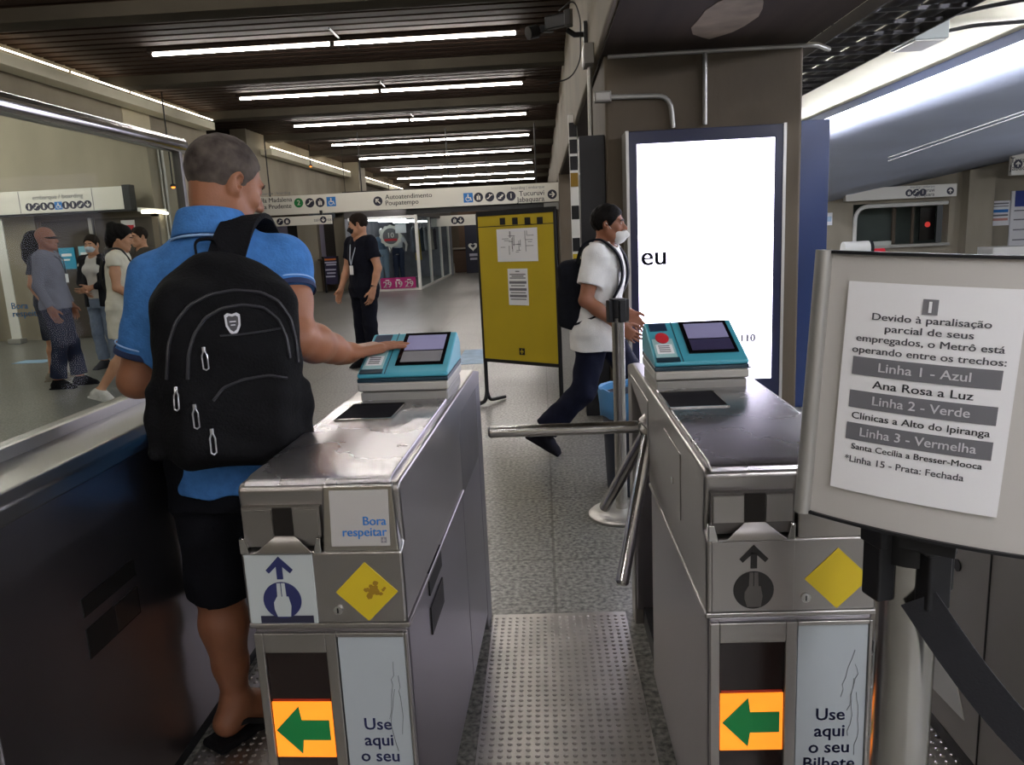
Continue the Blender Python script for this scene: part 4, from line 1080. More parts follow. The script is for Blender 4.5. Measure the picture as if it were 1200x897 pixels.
# ------------------------------------------------------------------ clothes shop
YS = 21.6
x0, x1 = -5.3, atY(491, 300, YS).x
YE = 29.0
SHOPIN = mat('shop_interior', '#7d7e83', .7, var=.25, vscale=2.2)
struct(MB().box((x0 - .1, YS - .02, 2.02), (x1 + .1, YE, 2.75)).build('wall_shop_header', mat('shop_header', '#3d3834', .7)))
struct(MB().box((x0 - .1, YE - .1, 0), (x1 + .1, YE, 2.1)).box((x0 - .1, YS, 0), (x0, YE, 2.1)).build('wall_shop', SHOPIN))
struct(MB().box((x0, YS + .005, .02), (x1 - .03, YS + .025, 2.02)).build('window_1', SHOPGLASS))
struct(MB().box((x1 - .025, YS + .04, .02), (x1 - .005, YE - .1, 2.02)).build('window_2', SHOPGLASS))
for y_ in (YS, YS + 2.4, YS + 5.0, YE - .1): struct(MB().box((x1 - .06, y_ - .04, 0), (x1 + .02, y_ + .05, 2.05)).build('trim_1', WHITE_PAINT))
struct(MB().box((x0, YS - .03, 0), (x1 + .02, YS + .04, .06)).box((x1 - .04, YS, 0), (x1 + .02, YE, .06)).box((x0, YS - .03, 1.96), (x1 + .02, YS + .04, 2.04)).build('trim_2', WHITE_PAINT))
a, b = atY(446, 328, YS - .04), atY(488, 339, YS - .04)
t = thing('price_banner', 'magenta price banner along the foot of the shop window', 'banner', ((a.x+b.x)/2, YS - .05, .06)); w_ = (b.x - a.x)/2 ; h_ = a.z - .02
MB().box((-w_, -.01, 0), (w_, .01, h_)).build('sheet', mat('magenta', '#a8156b', .55), t)
for i, s in enumerate(('29', '19', '29')):
    text('lettering', s, .24, WHITE_PAINT, t, (-w_*.62 + i*w_*.62, -.012, h_*.36), bold=.03)
    MB().box((-w_*.72 + i*w_*.62, -.014, h_*.72), (-w_*.50 + i*w_*.62, -.008, h_*.82)).build('small_print', WHITE_PAINT, t)
c = atY(457, 277, YS)
t = thing('round_sign', 'round white scalloped sale sign in the shop window', 'sign', (c.x, YS + .1, c.z))
n = 48; MB().prism([((.30 + .018*math.cos(12*2*math.pi*i/n))*math.cos(2*math.pi*i/n), (.30 + .018*math.cos(12*2*math.pi*i/n))*math.sin(2*math.pi*i/n)) for i in range(n)], 'y', -.01, .01).build('disc', SIGN_WHITE, t)
MB().disc((0, -.014, 0), .22, 'y', .006, 28).build('inner_disc', mat('sale_grey', '#6f6e70', .6), t)
text('lettering', '10', .2, SIGN_WHITE, t, (0, -.018, .02), bold=.02); MB().box((-.18, -.019, -.13), (.18, -.012, -.07)).build('red_band', RED, t)
MB().tube([(0, 0, .3), (0, 0, 2.02 - c.z)], .006, 6).build('hanger', BLACK, t)
c = atY(469, 268, YS)
o = MB().box((c.x - .15, YS + .06, c.z - .12), (c.x + .15, YS + .075, c.z + .12)).box((c.x - .004, YS + .06, c.z + .12), (c.x + .004, YS + .07, 2.03)).build('window_card', PAPER, None); tag(o, 'small blank white card hung in the shop window', 'card')
MANQ = mat('mannequin_pale', '#cfcac3', .5)
def mannequin(x, y, lb, top_m, low_m, H=.88, base=.28):
    t = thing('mannequin', lb, 'mannequin', (x, y, 0), math.radians(172), 'mannequins')
    MB().lathe([(0, 0), (.22, 0), (.22, base - .02), (.0, base - .02)], (0, 0, 0), 18).build('plinth', WHITE_PAINT, t)
    S = SDF(.014); z = lambda v: base + v*H
    S.loft([(z(.80), 0, 0, .15, .10), (z(1.05), 0, 0, .11, .085), (z(1.3), 0, 0, .14, .095), (z(1.43), 0, 0, .06, .05)], .03)
    S.cap((0, 0, z(1.43)), (0, .0, z(1.52)), .04, .04, .03); S.ell((0, .01, z(1.60)), (.066, .082, .10))
    for s in (-1, 1):
        S.chain([(s*.14, 0, z(1.38)), (s*.26, -.02, z(1.10)), (s*.19 if s > 0 else s*.27, .12, z(.92))], [.045, .036, .028], .02)
        S.chain([(s*.075, 0, z(.85)), (s*.085, .02, z(.45)), (s*.09, 0, z(.02))], [.085, .055, .035], .03); S.cap((s*.09, 0, z(.03)), (s*.1, .12, z(.0)), .035, .028)
    S.mesh('body', MANQ, t)
    S = SDF(.014); S.loft([(z(1.0), 0, 0, .125, .10), (z(1.3), 0, 0, .155, .11), (z(1.42), 0, 0, .09, .07)], .02)
    for s in (-1, 1): S.cap((s*.12, 0, z(1.38)), (s*.19, 0, z(1.24)), .056, .052, .03)
    S.mesh('top', top_m, t)
    S = SDF(.014); S.loft([(z(.82), 0, 0, .165, .115), (z(1.02), 0, 0, .13, .10)], .02)
    for s in (-1, 1): S.chain([(s*.075, 0, z(.88)), (s*.085, .02, z(.45)), (s*.09, 0, z(.08))], [.10, .075, .06], .03)
    S.mesh('jeans', low_m, t)
mannequin(atY(467, 300, YS + .5).x, YS + .5, 'mannequin in pale top and dark jeans in the shop window', mat('top_white', '#c9cbd0', .8), mat('jeans_navy', '#1f2942', .8))
mannequin(atY(449, 300, YS + .7).x, YS + .7, 'mannequin in light torn jeans beside the round sign in the shop window', mat('top_denim', '#5c7288', .8), mat('jeans_pale', '#7f93a6', .8), .85)
rr = random.Random(6)
for k in range(7):
    y_ = YS + 1.6 + k*.75; xx = x1 - .38
    mcol = (YELLOW if k in (1,) else mat('garment_%d' % k, ('#5a5f66', '#c3a90c', '#2f3a44', '#8f9399', '#39424c', '#b1aca2', '#4b4650')[k], .85))
    t = thing('hanging_garment', 'yellow dress hanging behind the side glass of the shop' if k == 1 else ('dark', '', 'black', 'pale grey', 'slate', 'beige', 'plum')[k] + ' garment hanging along the side glass of the shop', 'garment', (xx, y_, 1.75), 0, 'garments along the shop side glass')
    S = SDF(.02); S.loft([(-1.0 if k == 1 else -.75, 0, 0, .09, .25), (-.45, 0, 0, .07, .17), (-.12, 0, 0, .07, .20), (-.02, 0, 0, .04, .08)], .02); S.mesh('cloth', mcol, t)
    MB().tube(bend([(0, -.18, -.06), (0, 0, .02), (0, .18, -.06)], .05), .01, 6).tube([(0, 0, .0), (0, 0, .12)], .006, 6).build('hanger', ALU, t)
o = MB().tube([(x1 - .38, YS + 1.0, 1.87), (x1 - .38, YE - .15, 1.87)], .016, 8).build('clothes_rail', ALU, None, smooth=True); tag(o, 'long metal clothes rail behind the shop side glass', 'rail')
for i, y_ in enumerate((YS + .7, YS + 2.6, YS + 5.0)):
    t = thing('fluorescent_light', ('front', 'middle', 'rear')[i] + ' tube light under the shop ceiling', 'ceiling light', (-4.4, y_, 1.98), .5, 'shop tube lights')
    MB().box((-.62, -.03, 0), (.62, .03, .035)).build('fitting', WHITE_PAINT, t)
    MB().tube([(-.6, 0, -.02), (.6, 0, -.02)], .018, 8).build('tube', mat('shop_tube', '#f6f6ff', .5, emit=22.0), t, smooth=True)
a, b = atY(440, 250, 20.8), atY(461, 257, 20.8)
t = thing('fluorescent_light', 'single slanting tube light in front of the shop header behind the guard', 'ceiling light', ((-5.2 + b.x)/2, 20.9, 2.25), 0, None)
MB().hexa([(-.75, -.6, .03), (-.69, -.64, .03), (.78, .52, .03), (.72, .56, .03), (-.75, -.6, .07), (-.69, -.64, .07), (.78, .52, .07), (.72, .56, .07)]).build('fitting', WHITE_PAINT, t)
MB().tube([(-.72, -.62, .01), (.75, .54, .01)], .02, 8).build('tube', mat('shop_tube', '#f6f6ff', .5, emit=22.0), t, smooth=True)
for s in (-.5, .5): MB().tube([(s, s*.78, .06), (s, s*.78, CEIL - 2.25)], .008, 6).build('hanger_rod', BLACK, t)

# far kiosk sign with a heart and the dim wall behind it
YH = 29.8
a, b = atY(544, 262, YH), atY(566, 318, YH)
t = thing('standing_sign', 'navy standing sign with a white heart beyond the shop', 'sign', ((a.x+b.x)/2, YH, 0)); w_ = (b.x-a.x)/2
MB().box((-w_, -.05, 0), (w_, .05, a.z)).build('panel', mat('sign_navy', '#171a30', .5), t)
hp = []
for i in range(28):
    u = 2*math.pi*i/28; hp.append((.16*math.sin(u)**3*1.1, (13*math.cos(u) - 5*math.cos(2*u) - 2*math.cos(3*u) - math.cos(4*u))*.0105))
hc = atY(555, 289, YH).z
MB().prism([(x - .02, z + hc) for x, z in hp], 'y', -.06, -.04).build('heart', WHITE_PAINT, t)
MB().prism([(x*.45 - .02, z*.45 + hc + .02) for x, z in hp], 'y', -.065, -.05).build('heart_inner', mat('sign_navy', '#171a30', .5), t)
MB().box((-.17, -.06, hc - .36), (.14, -.04, hc - .26)).box((-.15, -.06, hc - .50), (.12, -.04, hc - .42)).build('printed_lines', mat('poster_print', '#b9b7c8', .6), t)
struct(MB().box((-3.3, 31.5, 0), (.43, 31.8, 3.1)).build('wall_rear', mat('rear_wall_brown', '#5a4636', .7, var=.3, vscale=1.2)))
t = thing('kiosk_counter', 'low brown counter in the dim far end beside the navy heart sign', 'counter', (-2.7, 31.0, 0))
MB().box((-.75, -.3, 0), (.3, .3, .9)).build('counter_body', mat('kiosk_brown', '#4a3526', .6), t); MB().box((-.8, -.35, .9), (.35, .35, .96)).build('counter_top', mat('kiosk_top', '#8d867c', .4), t)

# ------------------------------------------------------------------ right-hand hall
t = thing('strip_light', 'long white strip light along the edge of the sloping underside in the side hall', 'ceiling light', (4.5, 6.0, 2.9))
MB().box((-.07, -12.0, .02), (.12, 13.5, .13)).build('housing', mat('housing_blue_grey', '#5c6786', .5), t)
for i in range(14):
    y_ = -11.8 + i*1.8; MB().tube([(0, y_, -.03), (0, y_ + 1.74, -.03)], .034, 8).build('tube', TUBE_MAT_R, t, smooth=True)
for i, y_ in enumerate((-4.0, 0.0, 4.0, 9.5, 15.5)):
    t = thing('fluorescent_light', ('first', 'second', 'third', 'fourth', 'fifth')[i] + ' tube light under the cream ceiling of the side hall, counted from behind the turnstiles', 'ceiling light', (2.85, y_, 3.13), 0, 'side hall tube lights')
    MB().box((-.04, -1.25, .02), (.04, 1.25, .1)).build('fitting', WHITE_PAINT, t)
    MB().tube([(0, -1.2, -.02), (0, 1.2, -.02)], .022, 8).build('tube', TUBE_MAT_R, t, smooth=True)
for i, (x, y_) in enumerate(((8.5, 4.0), (10.0, 9.0), (12.2, 14.0))):  # out-of-view tubes added to lighten the slope and the far wall
    t = thing('fluorescent_light', ('near', 'middle', 'far')[i] + ' low hanging tube light at the right of the side hall, outside the photo', 'ceiling light', (x, y_, 2.25), 0, 'hanging tube lights')  # added fill tubes, out of view; not real fittings
    MB().box((-.05, -1.25, .02), (.05, 1.25, .1)).build('fitting', WHITE_PAINT, t)
    MB().tube([(0, -1.2, -.02), (0, 1.2, -.02)], .022, 8).build('tube', mat('hanging_fill_tube', '#f4f6ff', .5, emit=TUBE*3.5), t, smooth=True)
    for s in (-1, 1): MB().tube([(0, s, .1), (0, s, .9)], .008, 6).build('hanger_rod', BLACK, t)
for k, (x, z, r) in enumerate(((2.2, 2.755, .035), (2.32, 2.75, .028), (2.44, 2.765, .042), (2.57, 2.748, .025), (2.69, 2.752, .032))):
    conduit('conduit', [(x, -5.0, z), (x + .02, 3.0, z), (x - .02, 8.0, z), (x + .02, 12.0, z), (x, 19.5, z)], r, ('innermost', 'second', 'thickest', 'thinnest', 'outermost')[k] + ' dark pipe on the cable ladder beside the beam in the side hall', PIPE_D)
def sh(x, y, z):                           # the point of the cream ceiling seen at a pixel, a pipe's width below it
    r = ray(x, y); k = (3.42 + 1.9*.1587 - .03 - CAM_H) / (r[2] + .1587*r[0]); return Vector(CC + r*k)
conduit('conduit', [sh(945, 66, 2.95), sh(1000, 44, 3.0), sh(1050, 36, 3.05)], .016, 'short grey conduit crossing from the pillar to the cream ceiling')
conduit('conduit', [sh(945, 95, 3.1), sh(1000, 70, 3.12), sh(1060, 47, 3.15), sh(1140, 30, 3.18), sh(1215, 24, 3.2)], .018, 'long wavy conduit under the cream ceiling, the lower one', PIPE_D)
conduit('conduit', [sh(1095, 22, 3.22), sh(1160, 7, 3.22), sh(1230, -6, 3.22)], .018, 'long conduit under the cream ceiling, the upper one', PIPE_D)
c = sh(1078, 24, 0)
t = thing('junction_box', 'pale grey cable box under the cream ceiling beside the dark pipes', 'electrical box', (c.x, c.y, c.z - .16))
MB().box((-.15, -.24, -.05), (.15, .24, .13)).build('box_body', mat('box_pale', '#8d9391', .5), t, bevel=.01); MB().box((-.13, -.22, -.06), (.13, .22, -.05)).build('cover', PIPE, t)
for k, (ya, yb) in enumerate(((180, 125), (184, 129))):
    pts = [atY(1040 + (1215 - 1040)*f, ya + 5 + (yb - ya - 5)*f, 14 - 5.5*f) - Vector((0, .05, .0)) for f in (0, .33, .66, 1)]
    conduit('cable', pts, .009, ('upper' if k == 0 else 'lower') + ' thin pale cable on the sloping grey-blue underside', ALU)

q = YR
t = thing('ticket_window', 'wide window opening with a rounded pale frame in the side hall wall', 'window', (a.x, q, 0)); t.location = (0, q, 0)
A_, B_ = fr(1000, 240), fr(1110, 285)
m = MB(); pts = bend([(A_.x + .05, -.02, B_.z), (A_.x + .05, -.02, A_.z - .06), (B_.x - .05, -.02, A_.z - .06)], .35, 8)
m.tube(pts, .05, 8); m.build('frame', WHITE_PAINT, t, smooth=True)
MB().box((A_.x, -.12, B_.z - .05), (B_.x, .25, B_.z + .02)).build('sill', mat('sill_pale', '#a9a79c', .5), t)
d0, d1 = fr(1090, 250), fr(1107, 270)
MB().box((d0.x, .5, fr(1090, 282).z), (d1.x, .56, fr(1090, 242).z)).build('dark_screen', BLACK_GLOSS, t); MB().disc(((d0.x+d1.x)/2, .49, fr(1098, 263).z), .07, 'y', .02, 14).build('red_mark', mat('red_glow', '#d0352c', .5, emit=.4), t)
for (xa, xb) in ((1052, 1056), (1075, 1078)): MB().box((fr(xa, 260).x, .3, B_.z), (fr(xb, 260).x, .36, A_.z)).build('mullion', CONCRETE_D, t)
MB().box((fr(1023, 0).x, -.10, B_.z + .02), (fr(1055, 0).x, .1, B_.z + .12)).build('ledge_tray', mat('tray_pale', '#b9bdb4', .5), t)
def flat(nm, x0_, y0_, x1_, y1_, lb, m, cat, lines=None, yoff=.06, frame=None):
    a, b = atY(x0_, y0_, q - yoff), atY(x1_, y1_, q - yoff)
    t = thing(nm, lb, cat, ((a.x+b.x)/2, q - yoff, (a.z+b.z)/2)); w_, h_ = abs(b.x-a.x)/2, abs(a.z-b.z)/2
    MB().box((-w_, -.01, -h_), (w_, .03, h_)).build('sheet', m, t)
    if lines:
        for f0, f1, mm in lines: MB().box((-w_*.82, -.016, h_ - 2*h_*f1), (w_*.82, -.008, h_ - 2*h_*f0)).build('printed_line', mm, t)
    return t
flat('notice_sheet', 1161, 236, 1182, 264, 'white notice with blue and red bands on the side hall pillar', PAPER, 'notice', [(.08, .14, INK_GREY), (.2, .24, INK_GREY), (.35, .47, SIGN_BLUE), (.55, .62, INK_GREY), (.7, .8, mat('band_pink', '#c98f84', .6))])
flat('notice_sheet', 962, 250, 975, 264, 'small pale blue notice low on the side hall wall beside the blue panel', PAPER, 'notice', [(.3, .7, mat('pale_blue', '#a7bfd4', .6))])
t = flat('map_board', 1186, 224, 1225, 288, 'large pale map board with a blue head at the right edge of the photo', PAPER, 'map board', [(0, .28, mat('board_blue', '#2a3f8c', .5)), (.34, .36, INK_GREY), (.5, .52, INK_GREY), (.68, .70, INK_GREY), (.86, .88, INK_GREY)])
c = fr(1134, 194); t = thing('wall_lamp', 'small round white fitting high on the side hall pillar', 'lamp', (c.x, q - .02, c.z))
MB().lathe([(0, -.08), (.07, -.07), (.09, 0), (.07, .07), (0, .08)], (0, -.06, 0), 14).build('globe', WHITE_PAINT, t, smooth=True); MB().box((-.03, -.04, -.03), (.03, .02, .03)).build('mount', BOXG, t)
c = fr(1016, 212); t = thing('wall_lamp', 'tiny bright round lamp above the white direction sign in the side hall', 'lamp', (c.x, q - .25, c.z))
MB().lathe([(0, -.06), (.05, -.04), (.06, 0), (.05, .04), (0, .06)], (0, 0, 0), 12).build('globe', mat('lamp_white', '#ffffff', .5, emit=5.0), t, smooth=True); MB().box((-.02, 0, -.02), (.02, .26, .02)).build('bracket', BOXG, t)
struct(MB().box((fr(1128, 200).x, q - .35, 0), (fr(1158, 200).x, q, 2.4)).build('pillar_side_hall', CONCRETE))
g0, g1 = atY(988, 284, q - 2), atY(1024, 300, q - 2)
t = thing('counter_drum', 'white drum-shaped barrier end with a small red lamp in the side hall', 'barrier', ((g0.x+g1.x)/2, q - 2, 0)); w_ = (g1.x-g0.x)/2
MB().box((-w_, -.2, 0), (w_, .2, g1.z)).build('pedestal', CONCRETE_D, t)
MB().tube([(-w_, 0, (g0.z+g1.z)/2), (w_*.6, 0, (g0.z+g1.z)/2)], abs(g0.z-g1.z)/2*1.05, 20).build('drum', WHITE_PAINT, t, smooth=True)
MB().tube([(w_*.6, 0, (g0.z+g1.z)/2), (w_*.8, 0, (g0.z+g1.z)/2)], abs(g0.z-g1.z)/2*1.1, 20).build('drum_rim', BLACK, t, smooth=True)
MB().tube([(w_*.8, -.1, (g0.z+g1.z)/2 - .1), (w_*1.5, -.1, (g0.z+g1.z)/2 - .1)], .1, 14).build('red_lamp', mat('red_lamp', '#b3202c', .4, emit=.3), t, smooth=True)
g0, g1 = atY(1154, 290, q - 1.5), atY(1196, 300, q - 1.5)
t = thing('cabinet', 'low cabinet with a white top strip below the map board in the side hall', 'cabinet', ((g0.x+g1.x)/2, q - 1.5, 0)); w_ = (g1.x-g0.x)/2
MB().box((-w_*2.2, -.3, 0), (w_*1.4, .3, g1.z)).build('cabinet_body', mat('cab_dark', '#45443f', .6), t); MB().box((-w_, -.34, g1.z), (w_, .3, g0.z)).build('top_strip', WHITE_PAINT, t)

# markings on the floor
for (px_, py_, w_, h_, lb) in ((556, 418, .34, 1.1, 'pale blue floor marking left of the yellow board'), (40, 424, .45, .3, 'small pale blue floor sticker beyond the glass screen')):
    c = atZ(px_, py_, 0); o = MB().box((c.x - w_/2, c.y - h_/2, .0005), (c.x + w_/2, c.y + h_/2, .003)).build('floor_marking', mat('floor_blue', '#8fb0cc', .5, var=.15, vscale=8), None); tag(o, lb, 'floor marking')

t = thing('cable_ladder', 'dark cable ladder hung beside the beam over the side hall, carrying the pipes', 'cable tray', (2.45, 7.0, 2.70))
for s_ in (-1, 1): MB().box((s_*.31 - .008, -12, -.02), (s_*.31 + .008, 12.5, .07)).build('side_rail', PIPE_D, t)
m = MB(); y_ = -11.9
while y_ < 12.4: m.box((-.31, y_, -.012), (.31, y_ + .03, .012)); y_ += .32
m.build('rungs', PIPE_D, t)
for y_ in (-9, -6, -3, -1.0, 1.0, 4, 8):
    for s_ in (-1, 1): MB().tube([(s_*.31, y_, .05), (s_*.31, y_, .58 + (.05 if s_ < 0 else -.05))], .008, 6).build('hanger_rod', PIPE_D, t)

# ------------------------------------------------------------------ people
def skin_mat(name, hx): 
    m = mat(name, hx, .55, var=.08, vscale=14, bump=.08, bscale=220)
    m.node_tree.nodes['Principled BSDF'].inputs['Subsurface Weight'].default_value = .06
    m.node_tree.nodes['Principled BSDF'].inputs['Subsurface Radius'].default_value = (.012, .005, .003)
    return m
SKIN_TAN = skin_mat('skin_tan', '#8c5b3f'); SKIN_BROWN = skin_mat('skin_brown', '#8d5b42'); SKIN_FAIR = skin_mat('skin_fair', '#bd8b6d')
def cloth(name, hx, var=.12, vs=30, bump=.25): return mat(name, hx, .85, var=var, vscale=vs, bump=bump, bscale=160, spec=.15)
EYE = mat('eye_white', '#d8d2c8', .3); IRIS = mat('eye_dark', '#17100c', .3); LIP = mat('lip', '#8a4a40', .5)

def head_R(yaw, pitch, roll=0.0): return rotz3(yaw) @ rotx3(-pitch) @ roty3(roll)
def add_head(S, c, R, s=1.0, jaw=1.0, neck=None, neck_r=.056):
    c = np.array(c, float); T = lambda p: c + R @ (np.array(p, float) * s)
    E = lambda p, r, k=.02, op='u', RR=None: S.ell(T(p), np.array(r) * s, R if RR is None else R @ RR, k * s, op)
    E((0, -.014, .036), (.077, .097, .088), .02)
    E((0, .030, -.030), (.060, .062, .082), .035)
    S.cap(T((-.040, .030, -.078)), T((-.012, .074, -.100)), .024*s*jaw, .019*s*jaw, .03*s)
    S.cap(T((.040, .030, -.078)), T((.012, .074, -.100)), .024*s*jaw, .019*s*jaw, .03*s)
    S.cap(T((-.056, -.004, -.045)), T((-.042, .030, -.078)), .018*s, .022*s, .03*s)
    S.cap(T((.056, -.004, -.045)), T((.042, .030, -.078)), .018*s, .022*s, .03*s)
    E((-.045, .062, -.028), (.020, .018, .018), .025); E((.045, .062, -.028), (.020, .018, .018), .025)
    E((0, .080, .022), (.050, .016, .010), .018)
    E((-.032, .098, .002), (.017, .014, .011), .012, 's'); E((.032, .098, .002), (.017, .014, .011), .012, 's')
    E((-.031, .079, .002), (.0135, .0125, .0125), .004); E((.031, .079, .002), (.0135, .0125, .0125), .004)
    S.cap(T((0, .088, .010)), T((0, .110, -.034)), .008*s, .0135*s, .012*s)
    E((-.013, .096, -.038), (.010, .011, .009), .008); E((.013, .096, -.038), (.010, .011, .009), .008)
    E((0, .092, -.063), (.025, .013, .0065), .006); E((0, .090, -.073), (.022, .013, .007), .006)
    E((0, .102, -.068), (.022, .006, .0022), .004, 's')
    for sx in (-1, 1):
        t = rotz3(sx * -.35) @ rotx3(-.18)
        E((sx*.079, -.010, -.004), (.010, .020, .033), .006, 'u', t)
        E((sx*.083, -.004, .002), (.007, .011, .019), .005, 's', t)
        E((sx*.076, -.002, -.028), (.007, .011, .011), .006)
    if neck is not None:
        S.cap(T((0, -.030, -.050)), neck, neck_r*s, neck_r*1.06*s, .035)
def face_parts(parent, c, R, s=1.0, brow='#2a1d16', eyes=True, pupil_dir=0.0):
    c = np.array(c, float); T = lambda p: tuple(c + R @ (np.array(p, float) * s))
    bm_ = mat('brow_' + brow.strip('#'), brow, .9)
    for sx in (-1, 1):
        MB().ribbon([T((sx*.012, .097, .018)), T((sx*.028, .0965, .024)), T((sx*.046, .085, .018))], tuple(R @ np.array((0, 0, 1))), .008*s, .005*s).build('eyebrow', bm_, parent, smooth=True)
        if eyes:
            e = SDF(.003*s); e.ell(T((sx*.031, .083, .002)), np.array((.0105, .009, .0062))*s, R); o = e.mesh('eye', EYE, parent)
            e = SDF(.002*s); e.ell(T((sx*.031 + pupil_dir, .0895, .002)), np.array((.0048, .0036, .0052))*s, R); e.mesh('iris', IRIS, o)
def hair_cap(c, R, s, name, m, parent, vox=.006, puff=.010, back=-.045, fringe=.075, extra=None, temple=True, noise=.0025):
    """short hair: the skull grown by puff, kept above a hairline"""
    c = np.array(c, float); T = lambda p: c + R @ (np.array(p, float) * s)
    nr = lambda v: R @ np.array(v, float)
    S = SDF(vox)
    clips = [(T((0, fringe, .052)), nr((0, .80, -.60))), (T((0, -.02, back)), nr((0, .45, -.9)))]
    S.ell(T((0, -.014, .036)), (np.array((.077, .097, .088)) + puff)*s, R, .01, 'u', clips)
    if extra: extra(S, T, R)
    for sx in (-1, 1):
        if temple: S.ell(T((sx*.090, -.006, -.012)), np.array((.022, .026, .040))*s, R, .008, 's')
    rr = random.Random(4); ph = [rr.uniform(0, 6) for _ in range(6)]
    S.warp = lambda P: noise*(np.sin(P[0]*210 + ph[0] + P[2]*60)*np.sin(P[2]*190 + ph[1] + P[1]*80)*np.sin(P[1]*230 + ph[2]) + .6*np.sin(P[0]*90+P[1]*120+P[2]*70+ph[3]))
    return S.mesh(name, m, parent)
def add_hand(S, w, d, n, side, s=1.0, curl=(.3, .35, .25), spread=.06, thumb_out=.7, k=.008):
    """w wrist, d direction of the fingers, n palm normal, side +1 / -1: which side of the palm the thumb leaves"""
    w = np.array(w, float); d = _n(d); n = np.array(n, float); n = _n(n - d*(n @ d)); t = np.cross(d, n) * side
    S.cap(w - d*.03*s, w + d*.015*s, .027*s, .025*s, .02)
    R = np.stack([t, d, n], 1)
    S.box(w + d*.052*s, np.array((.041, .052, .0145))*s, .012*s, R, .014)
    S.ell(w + d*.030*s + t*.022*s + n*.006*s, np.array((.020, .032, .016))*s, R, .014)
    lens = [(.040, .026, .021), (.045, .029, .022), (.041, .027, .021), (.033, .020, .018)]
    for i in range(4):
        off = (.030 - .0200*i)*s; base = w + d*(.098 - .004*abs(i - 1.2))*s + t*off
        dd = _n(d + t*(spread*(1.5 - i))); p = base - dd*.012*s; r = (.0093 - (.0012 if i == 3 else 0))*s; ang = 0
        for j in range(3):
            ang += curl[j]; v = dd*math.cos(ang) + n*math.sin(ang); q = p + v*(lens[i][j] + (.012 if j == 0 else 0))*s
            S.cap(p, q, r, r*.92, .0035 if j else .006); p, r = q, r*.92
    p = w + d*.030*s + t*.032*s + n*.004*s; v = _n(d*.75 + t*thumb_out + n*.25)
    q = p + v*.044*s; S.cap(p, q, .0135*s, .0112*s, .010)
    v = _n(d*.95 + t*thumb_out*.45 + n*.25); S.cap(q, q + v*.034*s, .0112*s, .0092*s, .004)
def foot_sdf(S, ank, yaw, s=1.0, pitch=0.0, sole=True, grow=0.0):
    a = np.array(ank, float); f = np.array((-math.sin(yaw), math.cos(yaw), 0)); f3 = f*math.cos(pitch) - np.array((0, 0, 1))*math.sin(pitch); u = np.array((0, 0, 1))*math.cos(pitch) + f*math.sin(pitch)
    h = a - u*.045*s - f3*.035*s; g = grow
    S.cap(a, h, .038*s + g, .034*s + g, .025)
    S.chain([h, a - u*.048*s + f3*.06*s, a - u*.062*s + f3*.125*s], [.034*s + g, .034*s + g, .026*s + g], .03)
    S.cap(a, a - u*.045*s + f3*.07*s, .036*s + g, .033*s + g, .03)
    side = np.cross(f3, u)
    S.ell(a - u*.066*s + f3*.115*s, np.array((.042*s + g, .055*s + g, .020*s + g)), np.stack([side, f3, u], 1), .02)
    return h, f3, u

